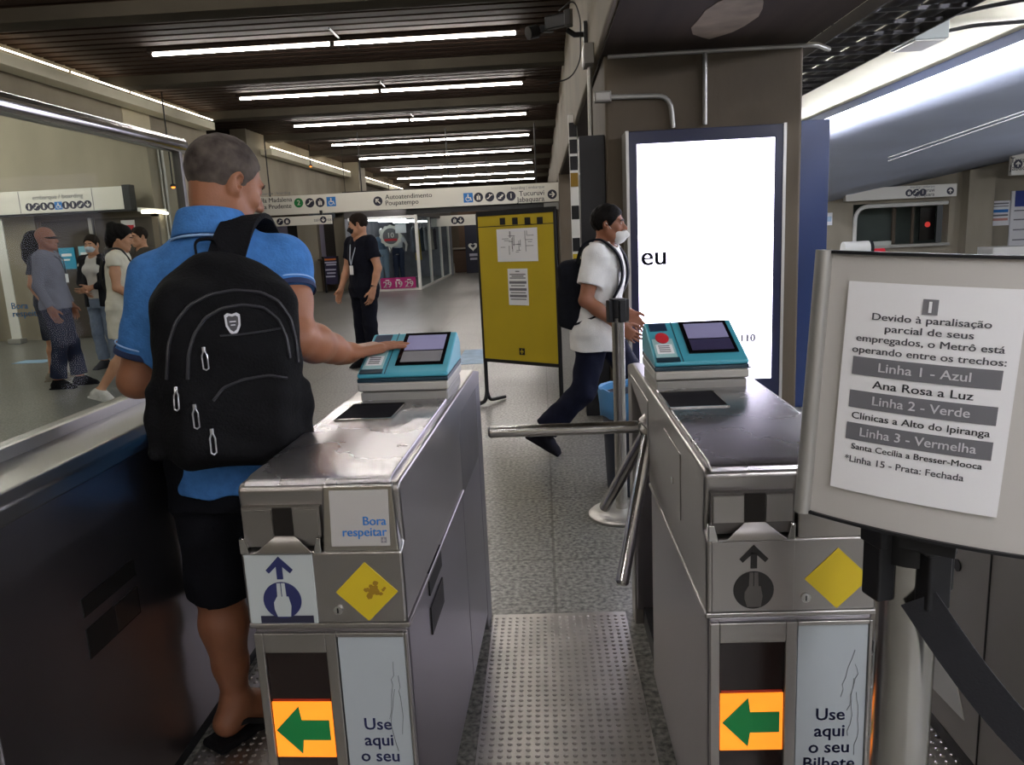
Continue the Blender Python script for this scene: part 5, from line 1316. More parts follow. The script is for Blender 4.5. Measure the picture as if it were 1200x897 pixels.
DEF = dict(ankL=(-.09, -.03, .085), ankR=(.09, -.03, .085), kneeL=(-.095, .015, .48), kneeR=(.095, .015, .48), hipL=(-.088, 0, .90), hipR=(.088, 0, .90),
           shL=(-.175, -.015, 1.40), shR=(.175, -.015, 1.40), elL=(-.235, -.035, 1.12), elR=(.235, -.035, 1.12), wrL=(-.245, .05, .88), wrR=(.245, .05, .88),
           pelvis=(0, 0, .95), chest=(0, -.01, 1.25), neck=(0, -.02, 1.455), head=(0, .012, 1.595))
def person(label, loc, yaw, skin, pose=None, H=1.0, bulk=1.0, head_yaw=0.0, head_pitch=0.05, foot_yaw=(0.15, -.15), foot_pitch=(0, 0), vox=.008, top=None, bottom=None, shoes='#15151a', hair=None,
           hands=((.3, .4, .3), (.3, .4, .3)), palm=(None, None), hand_d=(None, None), bust=0.0, brow='#221a15', group=None, mask=None, sandals=False, ankle_bare=False):
    J = {k: np.array(v, float) for k, v in DEF.items()}
    for k, v in (pose or {}).items(): J[k] = np.array(v, float)
    J = {k: v*H for k, v in J.items()}
    t = thing('person', label, 'person', loc, yaw, group)
    b = bulk*H
    S = SDF(vox)
    pel, che, nk = J['pelvis'], J['chest'], J['neck']
    def cxy(z):
        zs = [pel[2]-.15, pel[2], che[2], nk[2]]; return [np.interp(z, zs, [pel[i], pel[i], che[i], nk[i]]) for i in (0, 1)]
    def torso(g=0.0, z0=None, z1=None, rx=1.0, flare=0.0):
        dz = pel[2]/H - .95
        rows = [(.80, .150, .105), (.90, .168, .118), (1.0, .158, .105), (1.08, .145, .098), (1.2, .158, .108), (1.32, .168, .108), (1.40, .150, .090), (1.45, .085, .070)]
        rows = [(r[0] + dz, r[1], r[2]) for r in rows]
        out = []
        zs = sorted(set([r[0]*H for r in rows] + [z for z in (z0, z1) if z is not None]))
        for z in zs:
            if (z0 is not None and z < z0 - 1e-6) or (z1 is not None and z > z1 + 1e-6): continue
            a = np.interp(z/H, [r[0] for r in rows], [r[1] for r in rows])*b*rx + g; d = np.interp(z/H, [r[0] for r in rows], [r[2] for r in rows])*b + g
            fl = flare*max(0, (1.05*H - z)); cx, cy = cxy(z); out.append((z, cx, cy, a + fl, d + fl))
        return out
    S.loft(torso(-.010), .03)
    for sd, sg in (('L', -1), ('R', 1)):
        sh, el, wr = J['sh'+sd], J['el'+sd], J['wr'+sd]
        S.cap(nk - np.array((0, 0, .03)), sh, .05*b, .052*b, .05)
        S.chain([sh, sh*.5 + el*.5, el], [.050*b, .046*b, .038*b], .03); S.chain([el, el*.65 + wr*.35, wr], [.039*b, .038*b, .025*b], .015)
        d = hand_d[0 if sg < 0 else 1]; d = (wr - el) if d is None else np.array(d, float)
        pn = palm[0 if sg < 0 else 1]; pn = np.array((-sg, .0, 0.0)) if pn is None else np.array(pn, float)
        dd = _n(d); nn = _n(pn - dd*(pn @ dd)); tt = np.cross(dd, nn); 
        side = 1 if tt[1] >= 0 else -1
        add_hand(S, wr, d, pn, side, .98*H, hands[0 if sg < 0 else 1])
        hp, kn, an = J['hip'+sd], J['knee'+sd], J['ank'+sd]
        S.chain([hp, kn], [.082*b, .054*b], .04); S.chain([kn, kn*.7 + an*.3, an], [.052*b, .055*b, .035*b], .03)
        foot_sdf(S, an, foot_yaw[0 if sg < 0 else 1], H, foot_pitch[0 if sg < 0 else 1])
    if bust:
        for sg in (-1, 1): S.ell(che + np.array((sg*.065, .085, .03))*b, np.array((.06, .055, .06))*b*bust, None, .04)
    R = head_R(head_yaw, head_pitch)
    add_head(S, J['head'], R, H*.98, 1.0 if not bust else .88, nk - np.array((0, 0, .02)), .053 if not bust else .045)
    body = S.mesh('body', skin, t)
    face_parts(t, J['head'], R, H*.98, brow)
    rr = random.Random(len(label)); ph = [rr.uniform(0, 6.28) for _ in range(8)]
    def fold(amp): return lambda P: amp*(np.sin(P[2]*38 + 9*np.sin(P[0]*9 + ph[0]) + P[1]*22 + ph[1])*.6 + np.sin(P[0]*46 + P[2]*19 + ph[2])*np.sin(P[1]*40 + P[2]*13 + ph[3])*.7)
    if top:
        S = SDF(vox*.9); g = top.get('g', .012); dzz = pel[2]/H - .95; hem = (top['hem'] + dzz)*H
        S.loft(torso(g, hem, (1.452 + dzz)*H, flare=top.get('flare', .06)), .02)
        if bust:
            for sg in (-1, 1): S.ell(che + np.array((sg*.062, .090, .03))*b, np.array((.066, .060, .064))*b*bust, None, .04)
        for sd in 'LR':
            sh, el, wr = J['sh'+sd], J['el'+sd], J['wr'+sd]
            S.cap(nk - np.array((0, 0, .035)), sh, .056*b, .062*b, .05)
            f = top['sleeve']
            if f <= 1: 
                e = sh + (el - sh)*f; S.cap(sh, e + (el-sh)*.2, .064*b, .054*b + .006 + top.get('loose', .006), .03, 'u', [(e, el - sh)])
            else:
                e = el + (wr - el)*(f - 1); S.chain([sh, el], [.064*b, .052*b], .03); S.cap(el, e + (wr-el)*.15, .052*b, .040*b, .02, 'u', [(e, wr - el)])
        if top.get('collar'): S.loft([(z, nk[0], nk[1] - (z - nk[2])*.1, .066*b, .070*b) for z in np.linspace(nk[2] - .03, nk[2] + .030*H, 4)], .012)
        # neckline
        S.cap(nk + np.array((0, .03, .0)), J['head']*.6 + nk*.4, (.056 if top.get('collar') else .066)*b, .055*b, .006, 's')
        S.warp = fold(top.get('fold', .0035))
        S.mesh(top.get('name', 'shirt'), top['m'], t)
    if bottom:
        S = SDF(vox*.9); g = bottom.get('g', .012)
        if bottom.get('skirt'):
            S.loft(torso(g, None, 1.02*H)[:], .02); z0 = bottom['hem']*H
            S.loft([(z0, pel[0], pel[1] + .01, .19*b, .15*b), (.70*H, pel[0], pel[1], .19*b, .145*b), (.98*H, pel[0], pel[1], .16*b, .115*b)], .03)
        else:
            S.loft(torso(g - .004, None, (1.0 + pel[2]/H - .95)*H), .02)
            for sd in 'LR':
                hp, kn, an = J['hip'+sd], J['knee'+sd], J['ank'+sd]; z0 = bottom['hem']
                if z0 < .3:
                    e = an + (kn - an)*.10
                    S.cap(hp, kn, .092*b + g*.3, .066*b + g*.3, .04); S.cap(kn, e + (an-kn)*.15, .066*b + g*.3, .055*b + bottom.get('wide', .008), .03, 'u', [(e, an - kn)])
                else:
                    f = bottom.get('frac', .92); e = hp + (kn - hp)*f; S.cap(hp, e + (kn-hp)*.2, .095*b + g*.3, .076*b + bottom.get('wide', .012), .04, 'u', [(e, kn - hp)])
        S.warp = fold(bottom.get('fold', .004))
        S.mesh(bottom.get('name', 'trousers'), bottom['m'], t)
    if shoes:
        for i, sd in enumerate('LR'):
            S = SDF(vox*.8); h, f3, u = foot_sdf(S, J['ank'+sd], foot_yaw[i], H, foot_pitch[i], grow=.007)
            a = J['ank'+sd]; 
            cl = [(a + u*.012, u)]
            Q = SDF(vox*.8)
            for fn, lo, hi, k, op in S.p: Q._add((lambda fn: lambda P: SDF._clip(fn(P), P, cl))(fn), lo, hi, k, op)
            side = np.cross(f3, u)
            Q.box(a - u*.080*H + f3*.045*H, np.array((.045, .135, .012))*H, .010, np.stack([side, f3, u], 1), .01)
            Q.mesh('shoe', cloth('shoe_' + shoes.strip('#'), shoes, .1), t)
    if mask:
        mc, wear = mask; S = SDF(vox*.6); c = J['head']; s = H*.98; T = lambda p: c + R @ (np.array(p, float)*s)
        dz = -.030 if wear == 'chin' else 0.0
        S.ell(T((0, .052, -.045 + dz)), np.array((.064, .066, .060))*s, R, .01, 'u', [(T((0, .025, 0)), -(R @ np.array((0, 1, .15)))), (T((0, 0, -.010 + dz)), R @ np.array((0, .12, 1)))])
        S.cap(T((0, .10, -.018 + dz)), T((0, .118, -.045 + dz)), .010, .016, .015)
        mo = S.mesh('face_mask', mc, t)
        for sg in (-1, 1): MB().tube([T((sg*.057, .04, -.025 + dz)), T((sg*.072, .012, -.012)), T((sg*.080, -.012, .018))], .0022, 6).build('ear_loop', mc, mo)
    if hair: hair(t, J['head'], R, H*.98)
    return t, J, R

HAIR_BLK = mat('hair_black', '#0c0908', .7, var=.3, vscale=60, spec=.15); HAIR_BRN = mat('hair_brown', '#221a14', .7, var=.3, vscale=60, spec=.15)
def short_hair(m, **kw): return lambda t, c, R, s: hair_cap(c, R, s, 'hair', m, t, vox=.006, **kw)

# the standing guard
GUARD_CL = cloth('dark_navy_cloth', '#12141f')
t, J, R = person('standing man in dark uniform with badge lanyard and black face mask, looking left', (-2.0, 8.62, 0), math.radians(138), SKIN_FAIR,
    pose=dict(shR=(.17, .0, 1.40), elR=(.235, .04, 1.12), wrR=(.235, .15, .89), shL=(-.17, -.01, 1.40), elL=(-.25, -.03, 1.12), wrL=(-.235, .05, .88), kneeL=(-.10, .03, .49), ankL=(-.10, -.01, .085), ankR=(.11, .0, .085)),
    H=1.0, bulk=1.10, head_pitch=.12, head_yaw=-.75, top=dict(m=GUARD_CL, sleeve=.62, hem=.90, g=.010, flare=.02), bottom=dict(m=GUARD_CL, hem=.06, wide=.022, g=.012), shoes='#101014',
    hair=short_hair(HAIR_BRN, puff=.010, back=-.035), mask=(mat('mask_black', '#111116', .8), 'full'), brow='#2a1f19')
MB().ribbon(bend([(-.072, .0, 1.475), (-.062, .09, 1.40), (-.02, .142, 1.22), (0, .146, 1.15), (.02, .142, 1.22), (.062, .09, 1.40), (.072, .0, 1.475)], .05), (1, 0, 0), .015, .004).build('lanyard', mat('lanyard_grey', '#a9b4c4', .6), t, smooth=True)
MB().box((-.032, .142, 1.055), (.032, .150, 1.155)).build('badge', PAPER, t, bevel=.003)
MB().tube([(-.236, .040, .91), (-.237, .033, .93)], .034, 16).build('wristwatch', BLACK, t)

# walking man with the white shirt
WSH = cloth('white_shirt', '#e6e6e4', .03); PANT = cloth('dark_blue_trousers', '#171a2b')
t, J, R = person('walking man in white short-sleeved shirt with lowered white mask, passing the lit screen', (.345, 4.82, 0), math.radians(-104), SKIN_BROWN,
    pose=dict(pelvis=(0, -.02, .905), chest=(0, .03, 1.21), neck=(0, .03, 1.415), head=(0, .075, 1.555), shL=(-.175, .05, 1.36), shR=(.175, .01, 1.36), elL=(-.235, .03, 1.09), wrL=(-.22, .16, .95), elR=(.245, -.045, 1.085), wrR=(.225, .165, .915),
              hipL=(-.085, 0, .86), hipR=(.085, -.02, .86), kneeL=(-.09, .22, .50), ankL=(-.09, .30, .09), kneeR=(.09, -.11, .46), ankR=(.085, -.405, .165)),
    H=.93, bulk=1.17, head_pitch=-.02, foot_yaw=(.05, -.05), foot_pitch=(0, .50), shoes='#15151c', vox=.007,
    top=dict(m=WSH, sleeve=.66, hem=.79, g=.018, collar=True, flare=.12, loose=.012), bottom=dict(m=PANT, hem=.06, wide=.022, g=.012),
    hair=short_hair(HAIR_BLK, puff=.013, back=-.03), mask=(mat('mask_white', '#e3e2e0', .8), 'chin'), brow='#1c1512')
walker = t

def place_world(o, parent_like):
    """a thing carried by a person keeps its own place in the world: same frame as that person"""
    o.location = parent_like.location; o.rotation_euler = parent_like.rotation_euler; return o
t = place_world(thing('backpack', 'dark backpack on the back of the walking man in the white shirt', 'backpack'), walker)
S = SDF(.008); PK = cloth('backpack_charcoal', '#15171e')
S.box((.0, -.150, 1.03), (.155, .075, .215), .06, rotx3(.10), .03); S.box((.0, -.205, .96), (.125, .045, .13), .04, None, .03)
S.mesh('bag', PK, t)
for s in (-1, 1):
    MB().ribbon(bend([(s*.10, -.12, 1.20), (s*.105, -.08, 1.335), (s*.108, .03, 1.372), (s*.11, .150, 1.27), (s*.125, .172, 1.12), (s*.185, .07, .93), (s*.15, -.12, .86)], .09), (1, 0, 0), .055, .012).build('shoulder_strap', PK, t, smooth=True)

# people waiting on the left, beyond the glass
GREYSH = cloth('grey_shirt', '#6d6f7c'); JEANS = cloth('dark_jeans', '#1e2438')
t, J, R = person('bald man in grey long-sleeved shirt and dark trousers standing beyond the glass screen, facing right', (-5.22, 8.1, 0), math.radians(-78), SKIN_BROWN,
    pose=dict(elR=(.235, -.05, 1.11), wrR=(.22, .03, .87), elL=(-.23, .0, 1.12), wrL=(-.23, .07, .88), ankR=(.09, -.06, .085), ankL=(-.09, .10, .085), kneeL=(-.09, .07, .48)),
    H=1.0, bulk=1.02, head_pitch=.02, top=dict(m=GREYSH, sleeve=1.9, hem=.86, g=.016, collar=True, flare=.05), bottom=dict(m=JEANS, hem=.06, wide=.03, g=.014), shoes='#121216', brow='#2a211d')
MB().tube([(-.06, .0, 1.47), (-.05, .125, 1.38), (.0, .155, 1.22), (.05, .125, 1.38), (.06, .0, 1.47)], .006, 6).build('lanyard', mat('lanyard_dark', '#1c2433', .6), t, smooth=True)
MB().box((-.03, .150, 1.13), (.03, .158, 1.22)).build('badge', PAPER, t)
MB().ribbon([tuple(J['head'] + R @ np.array(p)) for p in ((-.075, -.01, .012), (-.062, .075, .008), (0, .108, .006), (.062, .075, .008), (.075, -.01, .012))], tuple(R @ np.array((0, 0, 1))), [.006, .022, .010, .022, .006], .004).build('spectacles', BLACK_GLOSS, t, smooth=True)

def long_hair(t, c, R, s):
    def extra(S, T, RR):
        S.chain([T((0, -.055, .04)), T((0, -.085, -.05)), T((0, -.085, -.16)), T((0, -.075, -.25))], [.085*s, .085*s, .085*s, .06*s], .03)
        for sx in (-1, 1): S.chain([T((sx*.066, -.005, .05)), T((sx*.076, .0, -.05)), T((sx*.07, -.02, -.16))], [.03*s, .028*s, .03*s], .03)
    hair_cap(c, R, s, 'hair', HAIR_BLK, t, puff=.014, back=-.20, fringe=.085, extra=extra, temple=False)
DARKTOP = cloth('dark_grey_top', '#32343d')
t, J, R = person('woman with long dark hair in dark top and skirt standing behind the bald man', (-5.66, 8.62, 0), math.radians(-70), SKIN_FAIR,
    pose=dict(elR=(.22, -.07, 1.12), wrR=(.20, .03, .90)), H=.985, bulk=.92, bust=.9, top=dict(m=DARKTOP, sleeve=.6, hem=.88, g=.010), bottom=dict(m=cloth('dark_skirt', '#20232c'), hem=.46, frac=.98, wide=.02), shoes='#8a8276', hair=long_hair)

t, J, R = person('woman with face mask and black cardigan standing before the lift gates', (-5.45, 9.35, 0), math.radians(172), SKIN_FAIR,
    pose=dict(elL=(-.22, .02, 1.13), wrL=(-.03, .20, 1.06), elR=(.22, .02, 1.13), wrR=(.05, .17, 1.02)), H=.955, bulk=.98, bust=1.0, head_yaw=.15,
    top=dict(m=mat('blouse_white', '#c9c6c2', .85), sleeve=.3, hem=.92, g=.010), bottom=dict(m=cloth('pale_jeans', '#7d8aa0'), hem=.06, wide=.02), shoes='#3a3a40',
    hair=short_hair(HAIR_BRN, puff=.014, back=-.06), mask=(mat('mask_pale_blue', '#b7c4cf', .8), 'full'))
S = SDF(.008); b = 1.0
S.loft([(.78, 0, 0, .185, .14), (.95, 0, 0, .18, .135), (1.2, 0, -.01, .172, .130), (1.36, 0, -.02, .165, .11), (1.39, 0, -.02, .09, .08)], .02)
for sx, sd in ((-1, 'L'), (1, 'R')):
    S.cap(J['sh'+sd] + np.array((-sx*.08, 0, .03)), J['sh'+sd], .05, .066, .04); S.cap(J['sh'+sd], J['el'+sd], .066, .054, .03)
    e = J['el'+sd]*.15 + J['wr'+sd]*.85; S.cap(J['el'+sd], e, .054, .042, .02)
S.box((0, .16, 1.15), (.075, .12, .5), .02, None, .02, 's')
S.mesh('cardigan', cloth('black_cardigan', '#17171c'), t)

def bun_hair(t, c, R, s):
    def extra(S, T, RR):
        S.ell(T((0, -.095, .095)), np.array((.055, .050, .045))*s, RR, .02); S.ell(T((.01, -.095, -.01)), np.array((.070, .05, .095))*s, RR, .03)
        S.chain([T((0, -.07, -.02)), T((0, -.085, -.09))], [.05*s, .03*s], .03)
    hair_cap(c, R, s, 'hair', HAIR_BLK, t, puff=.014, back=-.085, extra=extra, temple=False, noise=.004)
CREAMCL = cloth('cream_dress', '#d8d2c4', .04)
t, J, R = person('woman in a cream dress with a thin shoulder strap, walking behind the man', (-4.04, 7.25, 0), math.radians(-72), SKIN_FAIR,
    pose=dict(chest=(0, .03, 1.25), neck=(0, .05, 1.45), head=(0, .09, 1.585), shL=(-.165, .05, 1.39), shR=(.165, .03, 1.39), elR=(.205, .03, 1.12), wrR=(.14, .20, 1.0), elL=(-.2, .1, 1.13), wrL=(-.1, .26, 1.02),
              kneeR=(.085, -.02, .48), ankR=(.085, -.27, .13), kneeL=(-.085, .16, .48), ankL=(-.085, .26, .085)), foot_pitch=(0, .35), H=.98, bulk=.98, bust=1.0, head_pitch=.25,
    top=dict(m=CREAMCL, sleeve=.25, hem=.9, g=.012), bottom=dict(m=CREAMCL, hem=.63, skirt=True, name='skirt'), shoes='#c9c6c0', hair=bun_hair)
o = MB().tube(bend([(-.10, .17, 1.05), (.03, .165, 1.30), (.10, .10, 1.445), (.115, .03, 1.462), (.10, -.06, 1.42), (.0, -.145, 1.22), (-.14, -.13, 1.02), (-.21, -.02, .93)], .08), .010, 6).build('strap', BLACK, None, smooth=True)
bg = place_world(thing('shoulder_bag', 'small dark bag on a thin strap worn across the cream dress', 'bag'), t); o.parent = bg
S = SDF(.008); S.box((-.235, .02, .87), (.035, .11, .08), .025); S.mesh('pouch', BLACK, bg)
t, J, R = person('person partly hidden behind the woman in the cream dress', (-4.98, 9.6, 0), math.radians(150), SKIN_FAIR, H=1.0, bulk=.95,
    top=dict(m=cloth('plain_dark_top', '#4a4540'), sleeve=.6, hem=.9), bottom=dict(m=JEANS, hem=.06), hair=short_hair(HAIR_BRN))

# ------------------------------------------------------------------ the man at the left turnstile
SHIRT = cloth('blue_polo', '#4072ad', .12, 45, .3); SHORTS = cloth('black_shorts', '#0c0d12', .2)
man = thing('person', 'man in blue polo shirt and black shorts with one hand over the card reader', 'person', (-.86, 2.02, 0))
MX, MY = -.86, 2.02
def w(x, y, z): return np.array((x - MX, y - MY, z), float)
def px(x, y, Y): p = atY(x, y, Y); return w(p.x, p.y, p.z)
hd = px(264, 216, 2.03); HR = head_R(-.70, .30, .04)
nkb = w(-.838, 1.99, 1.455)
shL, shR = w(-1.000, 1.985, 1.345), w(-.685, 2.055, 1.375)
elL, wrL = w(-1.085, 1.975, 1.085), w(-.945, 2.185, 1.05)
elR, wrR = px(350, 397, 1.965), px(407, 414, 2.17)
tip = px(464, 403, 2.26)
hipL, hipR = w(-.932, 2.01, .88), w(-.775, 2.03, .88)
knL, anL = w(-.946, 2.0, .47), px(277, 822, 2.02)
knR, anR = w(-.765, 2.06, .47), w(-.745, 2.02, .09)
S = SDF(.0048)
S.loft([(.78, w(-.862,0,0)[0], 0, .165, .12), (.92, 0, 0, .17, .125), (1.05, 0, .01, .155, .12), (1.25, .0, -.01, .172, .115), (1.38, .0, -.015, .155, .095), (1.45, .0, -.025, .08, .07)], .03)
for sh, el, wr in ((shL, elL, wrL), (shR, elR, wrR)):
    S.cap(nkb - np.array((0, 0, .06)), sh - np.array((0, 0, .01)), .042, .046, .05)
    S.chain([sh - np.array((0, 0, .01)), sh*.5+el*.5, el], [.048, .050, .045], .03)
    S.chain([el, el*.70+wr*.30, el*.35+wr*.65, wr], [.047, .051, .040, .028], .018)
add_hand(S, wrR, tip - wrR, np.array((.12, .10, -1.0)), 1, 1.02, (.03, .05, .05), .055, .45)
add_hand(S, wrL, np.array((.5, .6, .05)), np.array((0, 0, -1.)), 1, 1.0, (.4, .5, .3))
for hp, kn, an in ((hipL, knL, anL), (hipR, knR, anR)):
    S.cap(hp, kn, .09, .062, .04)
    S.chain([kn, kn*.72+an*.28, kn*.35+an*.65, an], [.058, .063, .046, .036], .03)
    S.cap(kn*.75+an*.25 + np.array((0, -.018, 0)), kn*.55+an*.45 + np.array((0, -.012, 0)), .048, .040, .03)
foot_sdf(S, anL, -.55, 1.02); foot_sdf(S, anR, -.15, 1.02)
add_head(S, hd, HR, .955, 1.1, nkb - np.array((0, 0, .01)), .056)
S.mesh('body', SKIN_TAN, man)
face_parts(man, hd, HR, .955, '#3a2c24')
hair_cap(hd, HR, .955, 'hair', mat('hair_greying', '#2b2420', .8, hex2='#574f48', vscale=22, spec=.2), man, vox=.0045, puff=.0050, back=-.092, fringe=.060, noise=.001)
# polo shirt
S = SDF(.0055)
S.loft([(.785, .036, .01, .200, .170), (.86, .030, .01, .194, .158), (1.0, .008, .01, .182, .142), (1.2, .006, -.012, .186, .138), (1.32, .012, -.018, .172, .126), (1.39, .018, -.02, .135, .105), (1.455, .022, -.028, .088, .078)], .02, rot=.10)
for sh, el, f in ((shL, elL, .76), (shR, elR, .42)):
    S.cap(nkb - np.array((0, 0, .045)), sh, .058, .066, .05)
    e = sh + (el - sh)*f; S.cap(sh, e + (el - sh)*.2, .066, .066, .03, 'u', [(e, el - sh)])
S.cap(nkb, hd*.75 + nkb*.25, .070, .066, .006, 's')
rr = random.Random(11); ph = [rr.uniform(0, 6.28) for _ in range(8)]
def polo_fold(P):
    lowz = np.clip((1.42 - P[2])*3, .3, 1)
    return lowz*(.0045*np.sin(P[0]*34 + P[2]*26 + 1.6*np.sin(P[2]*11 + ph[0]) + ph[1])*np.sin(P[2]*15 - P[0]*12 + ph[2]) + .003*np.sin(P[2]*58 + 5*np.sin(P[0]*14 + ph[3]) + P[1]*30) )
S.warp = polo_fold
shirt = S.mesh('polo_shirt', SHIRT, man)
# collar: a standing band that folds over, its edge lighter
def ringpts(z, rx, ry, dip, n=28, cy=-.015): return [(nkb[0] + rx*math.cos(a), nkb[1] + cy*0 + ry*math.sin(a), nkb[2] + z - dip*math.sin(a)) for a in [2*math.pi*i/n for i in range(n)]]
def band(name, rings, m, par, thick=.006):
    q = MB(); n = len(rings[0])
    q.v = [p for r in rings for p in r]
    q.f = [(i*n+j, i*n+(j+1) % n, (i+1)*n+(j+1) % n, (i+1)*n+j) for i in range(len(rings)-1) for j in range(n)]
    o = q.build(name, m, par, smooth=True); sm = o.modifiers.new('solid', 'SOLIDIFY'); sm.thickness = thick; sm.offset = 0
    sb = o.modifiers.new('sub', 'SUBSURF'); sb.levels = 1; sb.render_levels = 1
    return o
cl = band('collar', [ringpts(-.022, .104, .098, .022), ringpts(.016, .094, .090, .020), ringpts(.046, .082, .082, .016), ringpts(.052, .078, .079, .016)], SHIRT, shirt)
band('collar_piping', [ringpts(-.028, .1065, .1005, .022), ringpts(-.021, .1055, .0995, .022)], mat('piping_pale', '#8fb2dd', .8), cl)
def hem_ring(name, c, ax, r, m, h=.007, n=26):
    ax = Vector(ax).normalized(); u = ax.orthogonal().normalized(); v_ = ax.cross(u); q = []
    for k in (-h/2, h/2): q.append([tuple(Vector(c) + ax*k + (u*math.cos(2*math.pi*i/n) + v_*math.sin(2*math.pi*i/n))*r) for i in range(n)])
    return band(name, q, m, shirt, .004)
for sh, el, f in ((shL, elL, .76), (shR, elR, .42)):
    e = sh + (el - sh)*f
    hem_ring('sleeve_piping', e - (el - sh)*.10, el - sh, .0685, mat('piping_pale', '#8fb2dd', .8), .005)
    hem_ring('sleeve_rib', e - (el - sh)*.03, el - sh, .0680, mat('rib_navy', '#17264a', .8), .018)
# shorts
S = SDF(.0065)
S.loft([(.74, .0, .005, .178, .142), (.84, 0, .005, .178, .138), (.98, 0, .005, .168, .130)], .03)
for hp, kn in ((hipL, knL), (hipR, knR)):
    e = hp + (kn - hp)*1.03; S.cap(hp, e + (kn - hp)*.2, .098, .086, .05, 'u', [(e, (kn - hp))])
S.warp = lambda P: .005*np.sin(P[0]*30 + P[2]*14 + ph[4])*np.sin(P[2]*22 + P[1]*26 + ph[5])
S.mesh('shorts', SHORTS, man)
# sandals with a heel strap
for an, yw in ((anL, -.55), (anR, -.15)):
    f = np.array((-math.sin(yw), math.cos(yw), 0)); sd = np.cross(f, (0, 0, 1)); R_ = np.stack([sd, f, np.array((0, 0, 1.))], 1)
    q = SDF(.005); c = np.array((an[0], an[1], .014)) + f*.048
    q.box(c, (.050, .145, .013), .012, R_, .01); q.box(c + f*.06, (.053, .06, .012), .011, R_, .02)
    o = q.mesh('sandal', cloth('sandal_black', '#141315', .1), man)
    h = np.array((an[0], an[1], .060))
    MB().ribbon([tuple(h + sd*.048 + f*.06 + np.array((0,0,-.035))), tuple(h + sd*.043 + f*.0), tuple(h + sd*.030 - f*.058 + np.array((0,0,.008))), tuple(h - f*.074 + np.array((0,0,.008))), tuple(h - sd*.030 - f*.058 + np.array((0,0,.008))), tuple(h - sd*.043), tuple(h - sd*.048 + f*.06 + np.array((0,0,-.035)))], (0, 0, 1), .016, .005).build('heel_strap', RUBBER, o, smooth=True)
    MB().ribbon([tuple(np.array((an[0], an[1], .03)) + f*.11 + sd*.055), tuple(np.array((an[0], an[1], .062)) + f*.10 + sd*.03), tuple(np.array((an[0], an[1], .068)) + f*.10), tuple(np.array((an[0], an[1], .062)) + f*.10 - sd*.03), tuple(np.array((an[0], an[1], .03)) + f*.11 - sd*.055)], tuple(f), .05, .005).build('toe_strap', RUBBER, o, smooth=True)

# his backpack, hung from the right shoulder
PB = cloth('backpack_black', '#08080a', .25, 60, .3); PB2 = cloth('backpack_panel', '#0c0c0f', .2, 40, .3)
yaw = .42
bp = thing('backpack', 'black backpack with silver zip pulls hung from the shoulder of the man in blue', 'backpack', tuple(atY(268, 425, 1.80)), yaw)
RB = roty3(.055) @ rotx3(-.10)
S = SDF(.0055)
S.box((0, .0, -.02), (.165, .095, .205), .055, RB, .03)
S.ell(RB @ np.array((0, .015, .13)), (.152, .082, .135), RB, .04)
S.box(RB @ np.array((.0, -.070, -.085)), (.140, .055, .155), .05, RB, .025)
S.ell(RB @ np.array((0, -.072, .045)), (.128, .048, .085), RB, .03)
S.box(RB @ np.array((-.0, -.108, -.135)), (.118, .030, .085), .028, RB, .02)
for s in (-1, 1): S.box(RB @ np.array((s*.165, .0, -.13)), (.02, .06, .085), .018, RB, .02)
S.warp = lambda P: .0035*np.sin(P[0]*34 + P[2]*20 + 1)*np.sin(P[2]*31 + P[1]*24) + .002*np.sin(P[2]*70 + P[0]*35)
bag = S.mesh('bag', PB, bp)
def rb(x, y, z): return tuple(RB @ np.array((x, y, z)))
# seams, zips, pulls and the emblem follow the domed panels
from mathutils.bvhtree import BVHTree
loc = np.array(bp.location); iR = rotz3(-yaw)
bvh = BVHTree.FromPolygons([v.co.copy() for v in bag.data.vertices], [tuple(p.vertices) for p in bag.data.polygons])
def on_bag(x, y, lift=.002):
    o = Vector(iR @ (CC - loc)); d = Vector(iR @ ray(x, y)).normalized()
    h, n, _, _ = bvh.ray_cast(o, d)
    if h is None: return None, None
    if n.dot(d) > 0: n = -n
    return h + n*lift, n
def bag_line(name, pts, r, m, par=bp):
    out = []
    for i in range(len(pts) - 1):
        for k in range(6):
            f = k/6; p, n = on_bag(pts[i][0]*(1-f) + pts[i+1][0]*f, pts[i][1]*(1-f) + pts[i+1][1]*f)
            if p is not None: out.append(p)
    sm = [out[0]] + [(out[i-1] + out[i]*2 + out[i+1])/4 for i in range(1, len(out)-1)] + [out[-1]]
    return MB().tube(sm, r, 6).build(name, m, par, smooth=True)
ZIP = mat('zip_black', '#1a1a1f', .45)
bag_line('zip', [(196, 445), (198, 405), (206, 378), (222, 358), (246, 346), (275, 341), (305, 343), (326, 353), (340, 374), (346, 400), (349, 430)], .0042, ZIP)
bag_line('zip', [(220, 445), (221, 415), (228, 392), (241, 373), (260, 362), (284, 358), (309, 361), (326, 375), (335, 395), (340, 425)], .0040, ZIP)
bag_line('seam', [(258, 394), (285, 392), (312, 388), (334, 384)], .0025, ZIP)
bag_line('zip', [(250, 470), (262, 455), (285, 445), (315, 440), (340, 444)], .0036, ZIP)
PULL = mat('zip_pull_silver', '#b9b9bd', .3, .9)
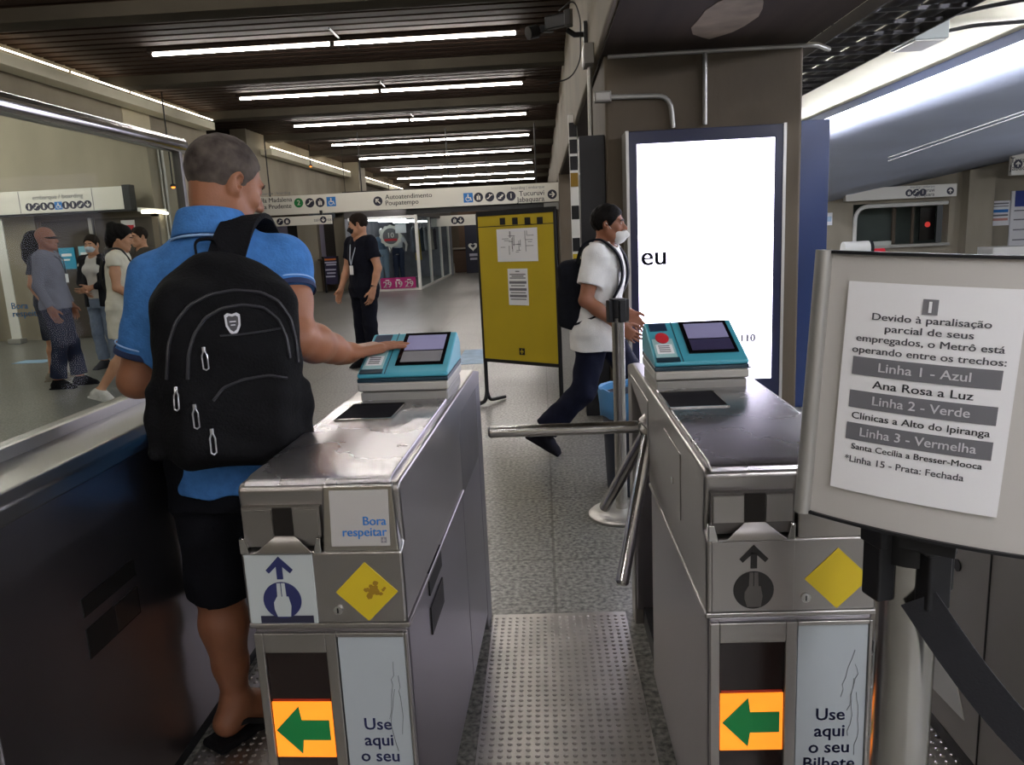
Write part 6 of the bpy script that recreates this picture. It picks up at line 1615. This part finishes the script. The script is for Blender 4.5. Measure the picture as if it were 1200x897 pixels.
for x, y, y2 in ((239, 410, 434), (207, 457, 481), (228, 477, 503), (248, 506, 532)):
    p, n = on_bag(x, y, .003); p2, n2 = on_bag(x + 3, y2, .006)
    u = (p2 - p); sd = u.cross(n).normalized()*.0055
    q = MB(); q.tube([p, p + u*.3 + sd, p + u*.92 + sd, p2, p + u*.92 - sd, p + u*.3 - sd, p], .0019, 6); q.tube([p - u*.12, p + u*.12], .0042, 6)
    q.build('zip_pull', PULL, bp, smooth=True)
p, n = on_bag(273, 380, .001); up = Vector((0, 0, 1)); sx_ = up.cross(n); sx_.normalize(); up = n.cross(sx_)
def shield(name, k, t0, t1, m, par):
    em = [(-.017, .020), (-.010, .025), (0, .022), (.010, .025), (.017, .020), (.016, -.004), (.009, -.020), (0, -.027), (-.009, -.020), (-.016, -.004)]
    q = MB(); N = len(em)
    q.v = [tuple(p + sx_*(a_*k) + up*(b_*k) + n*t_) for t_ in (t0, t1) for a_, b_ in em]
    q.f = [tuple(range(N-1, -1, -1)), tuple(range(N, 2*N))] + [(i, (i+1) % N, (i+1) % N + N, i + N) for i in range(N)]
    return q.build(name, m, par)
e0 = shield('emblem', 1.0, -.004, .004, PULL, bp); shield('emblem_field', .72, .003, .0052, mat('emblem_dark', '#15151a', .4), e0)
q = MB()
for dz, hw_ in ((.004, .007), (-.004, .005)):
    a_ = [p + sx_*(s_*hw_) + up*(dz + z_) + n*t_ for t_ in (.005, .0065) for s_, z_ in ((-1, -.0012), (1, -.0012), (1, .0012), (-1, .0012))]; q.hexa(a_)
q.build('emblem_mark', PULL, e0)
# haul loop and the strap over the right shoulder
MB().ribbon(bend([rb(-.055, .05, .245), rb(-.06, .045, .295), rb(-.01, .05, .300), rb(.0, .055, .255)], .02), rb(0, 1, 0), .024, .006).build('haul_loop', PB2, bp, smooth=True)
def bl(x, y, Y): p = atY(x, y, Y); return tuple(iR @ (np.array(p) - loc))
sp = bend([bl(258, 332, 1.868), bl(268, 290, 1.885), bl(278, 264, 1.92), bl(291, 254, 1.975), bl(304, 259, 2.05), bl(318, 284, 2.135), bl(326, 330, 2.17)], .03)
MB().ribbon(sp, tuple(iR @ np.array((1, .45, .1))), [.088 - .030*i/(len(sp)-1) for i in range(len(sp))], .014).build('shoulder_strap', PB2, bp, smooth=True)
MB().ribbon([rb(.150, .02, -.16), rb(.175, .03, -.20), rb(.19, .05, -.245)], rb(0, 1, 0), .025, .004).build('loose_strap', PB2, bp, smooth=True)
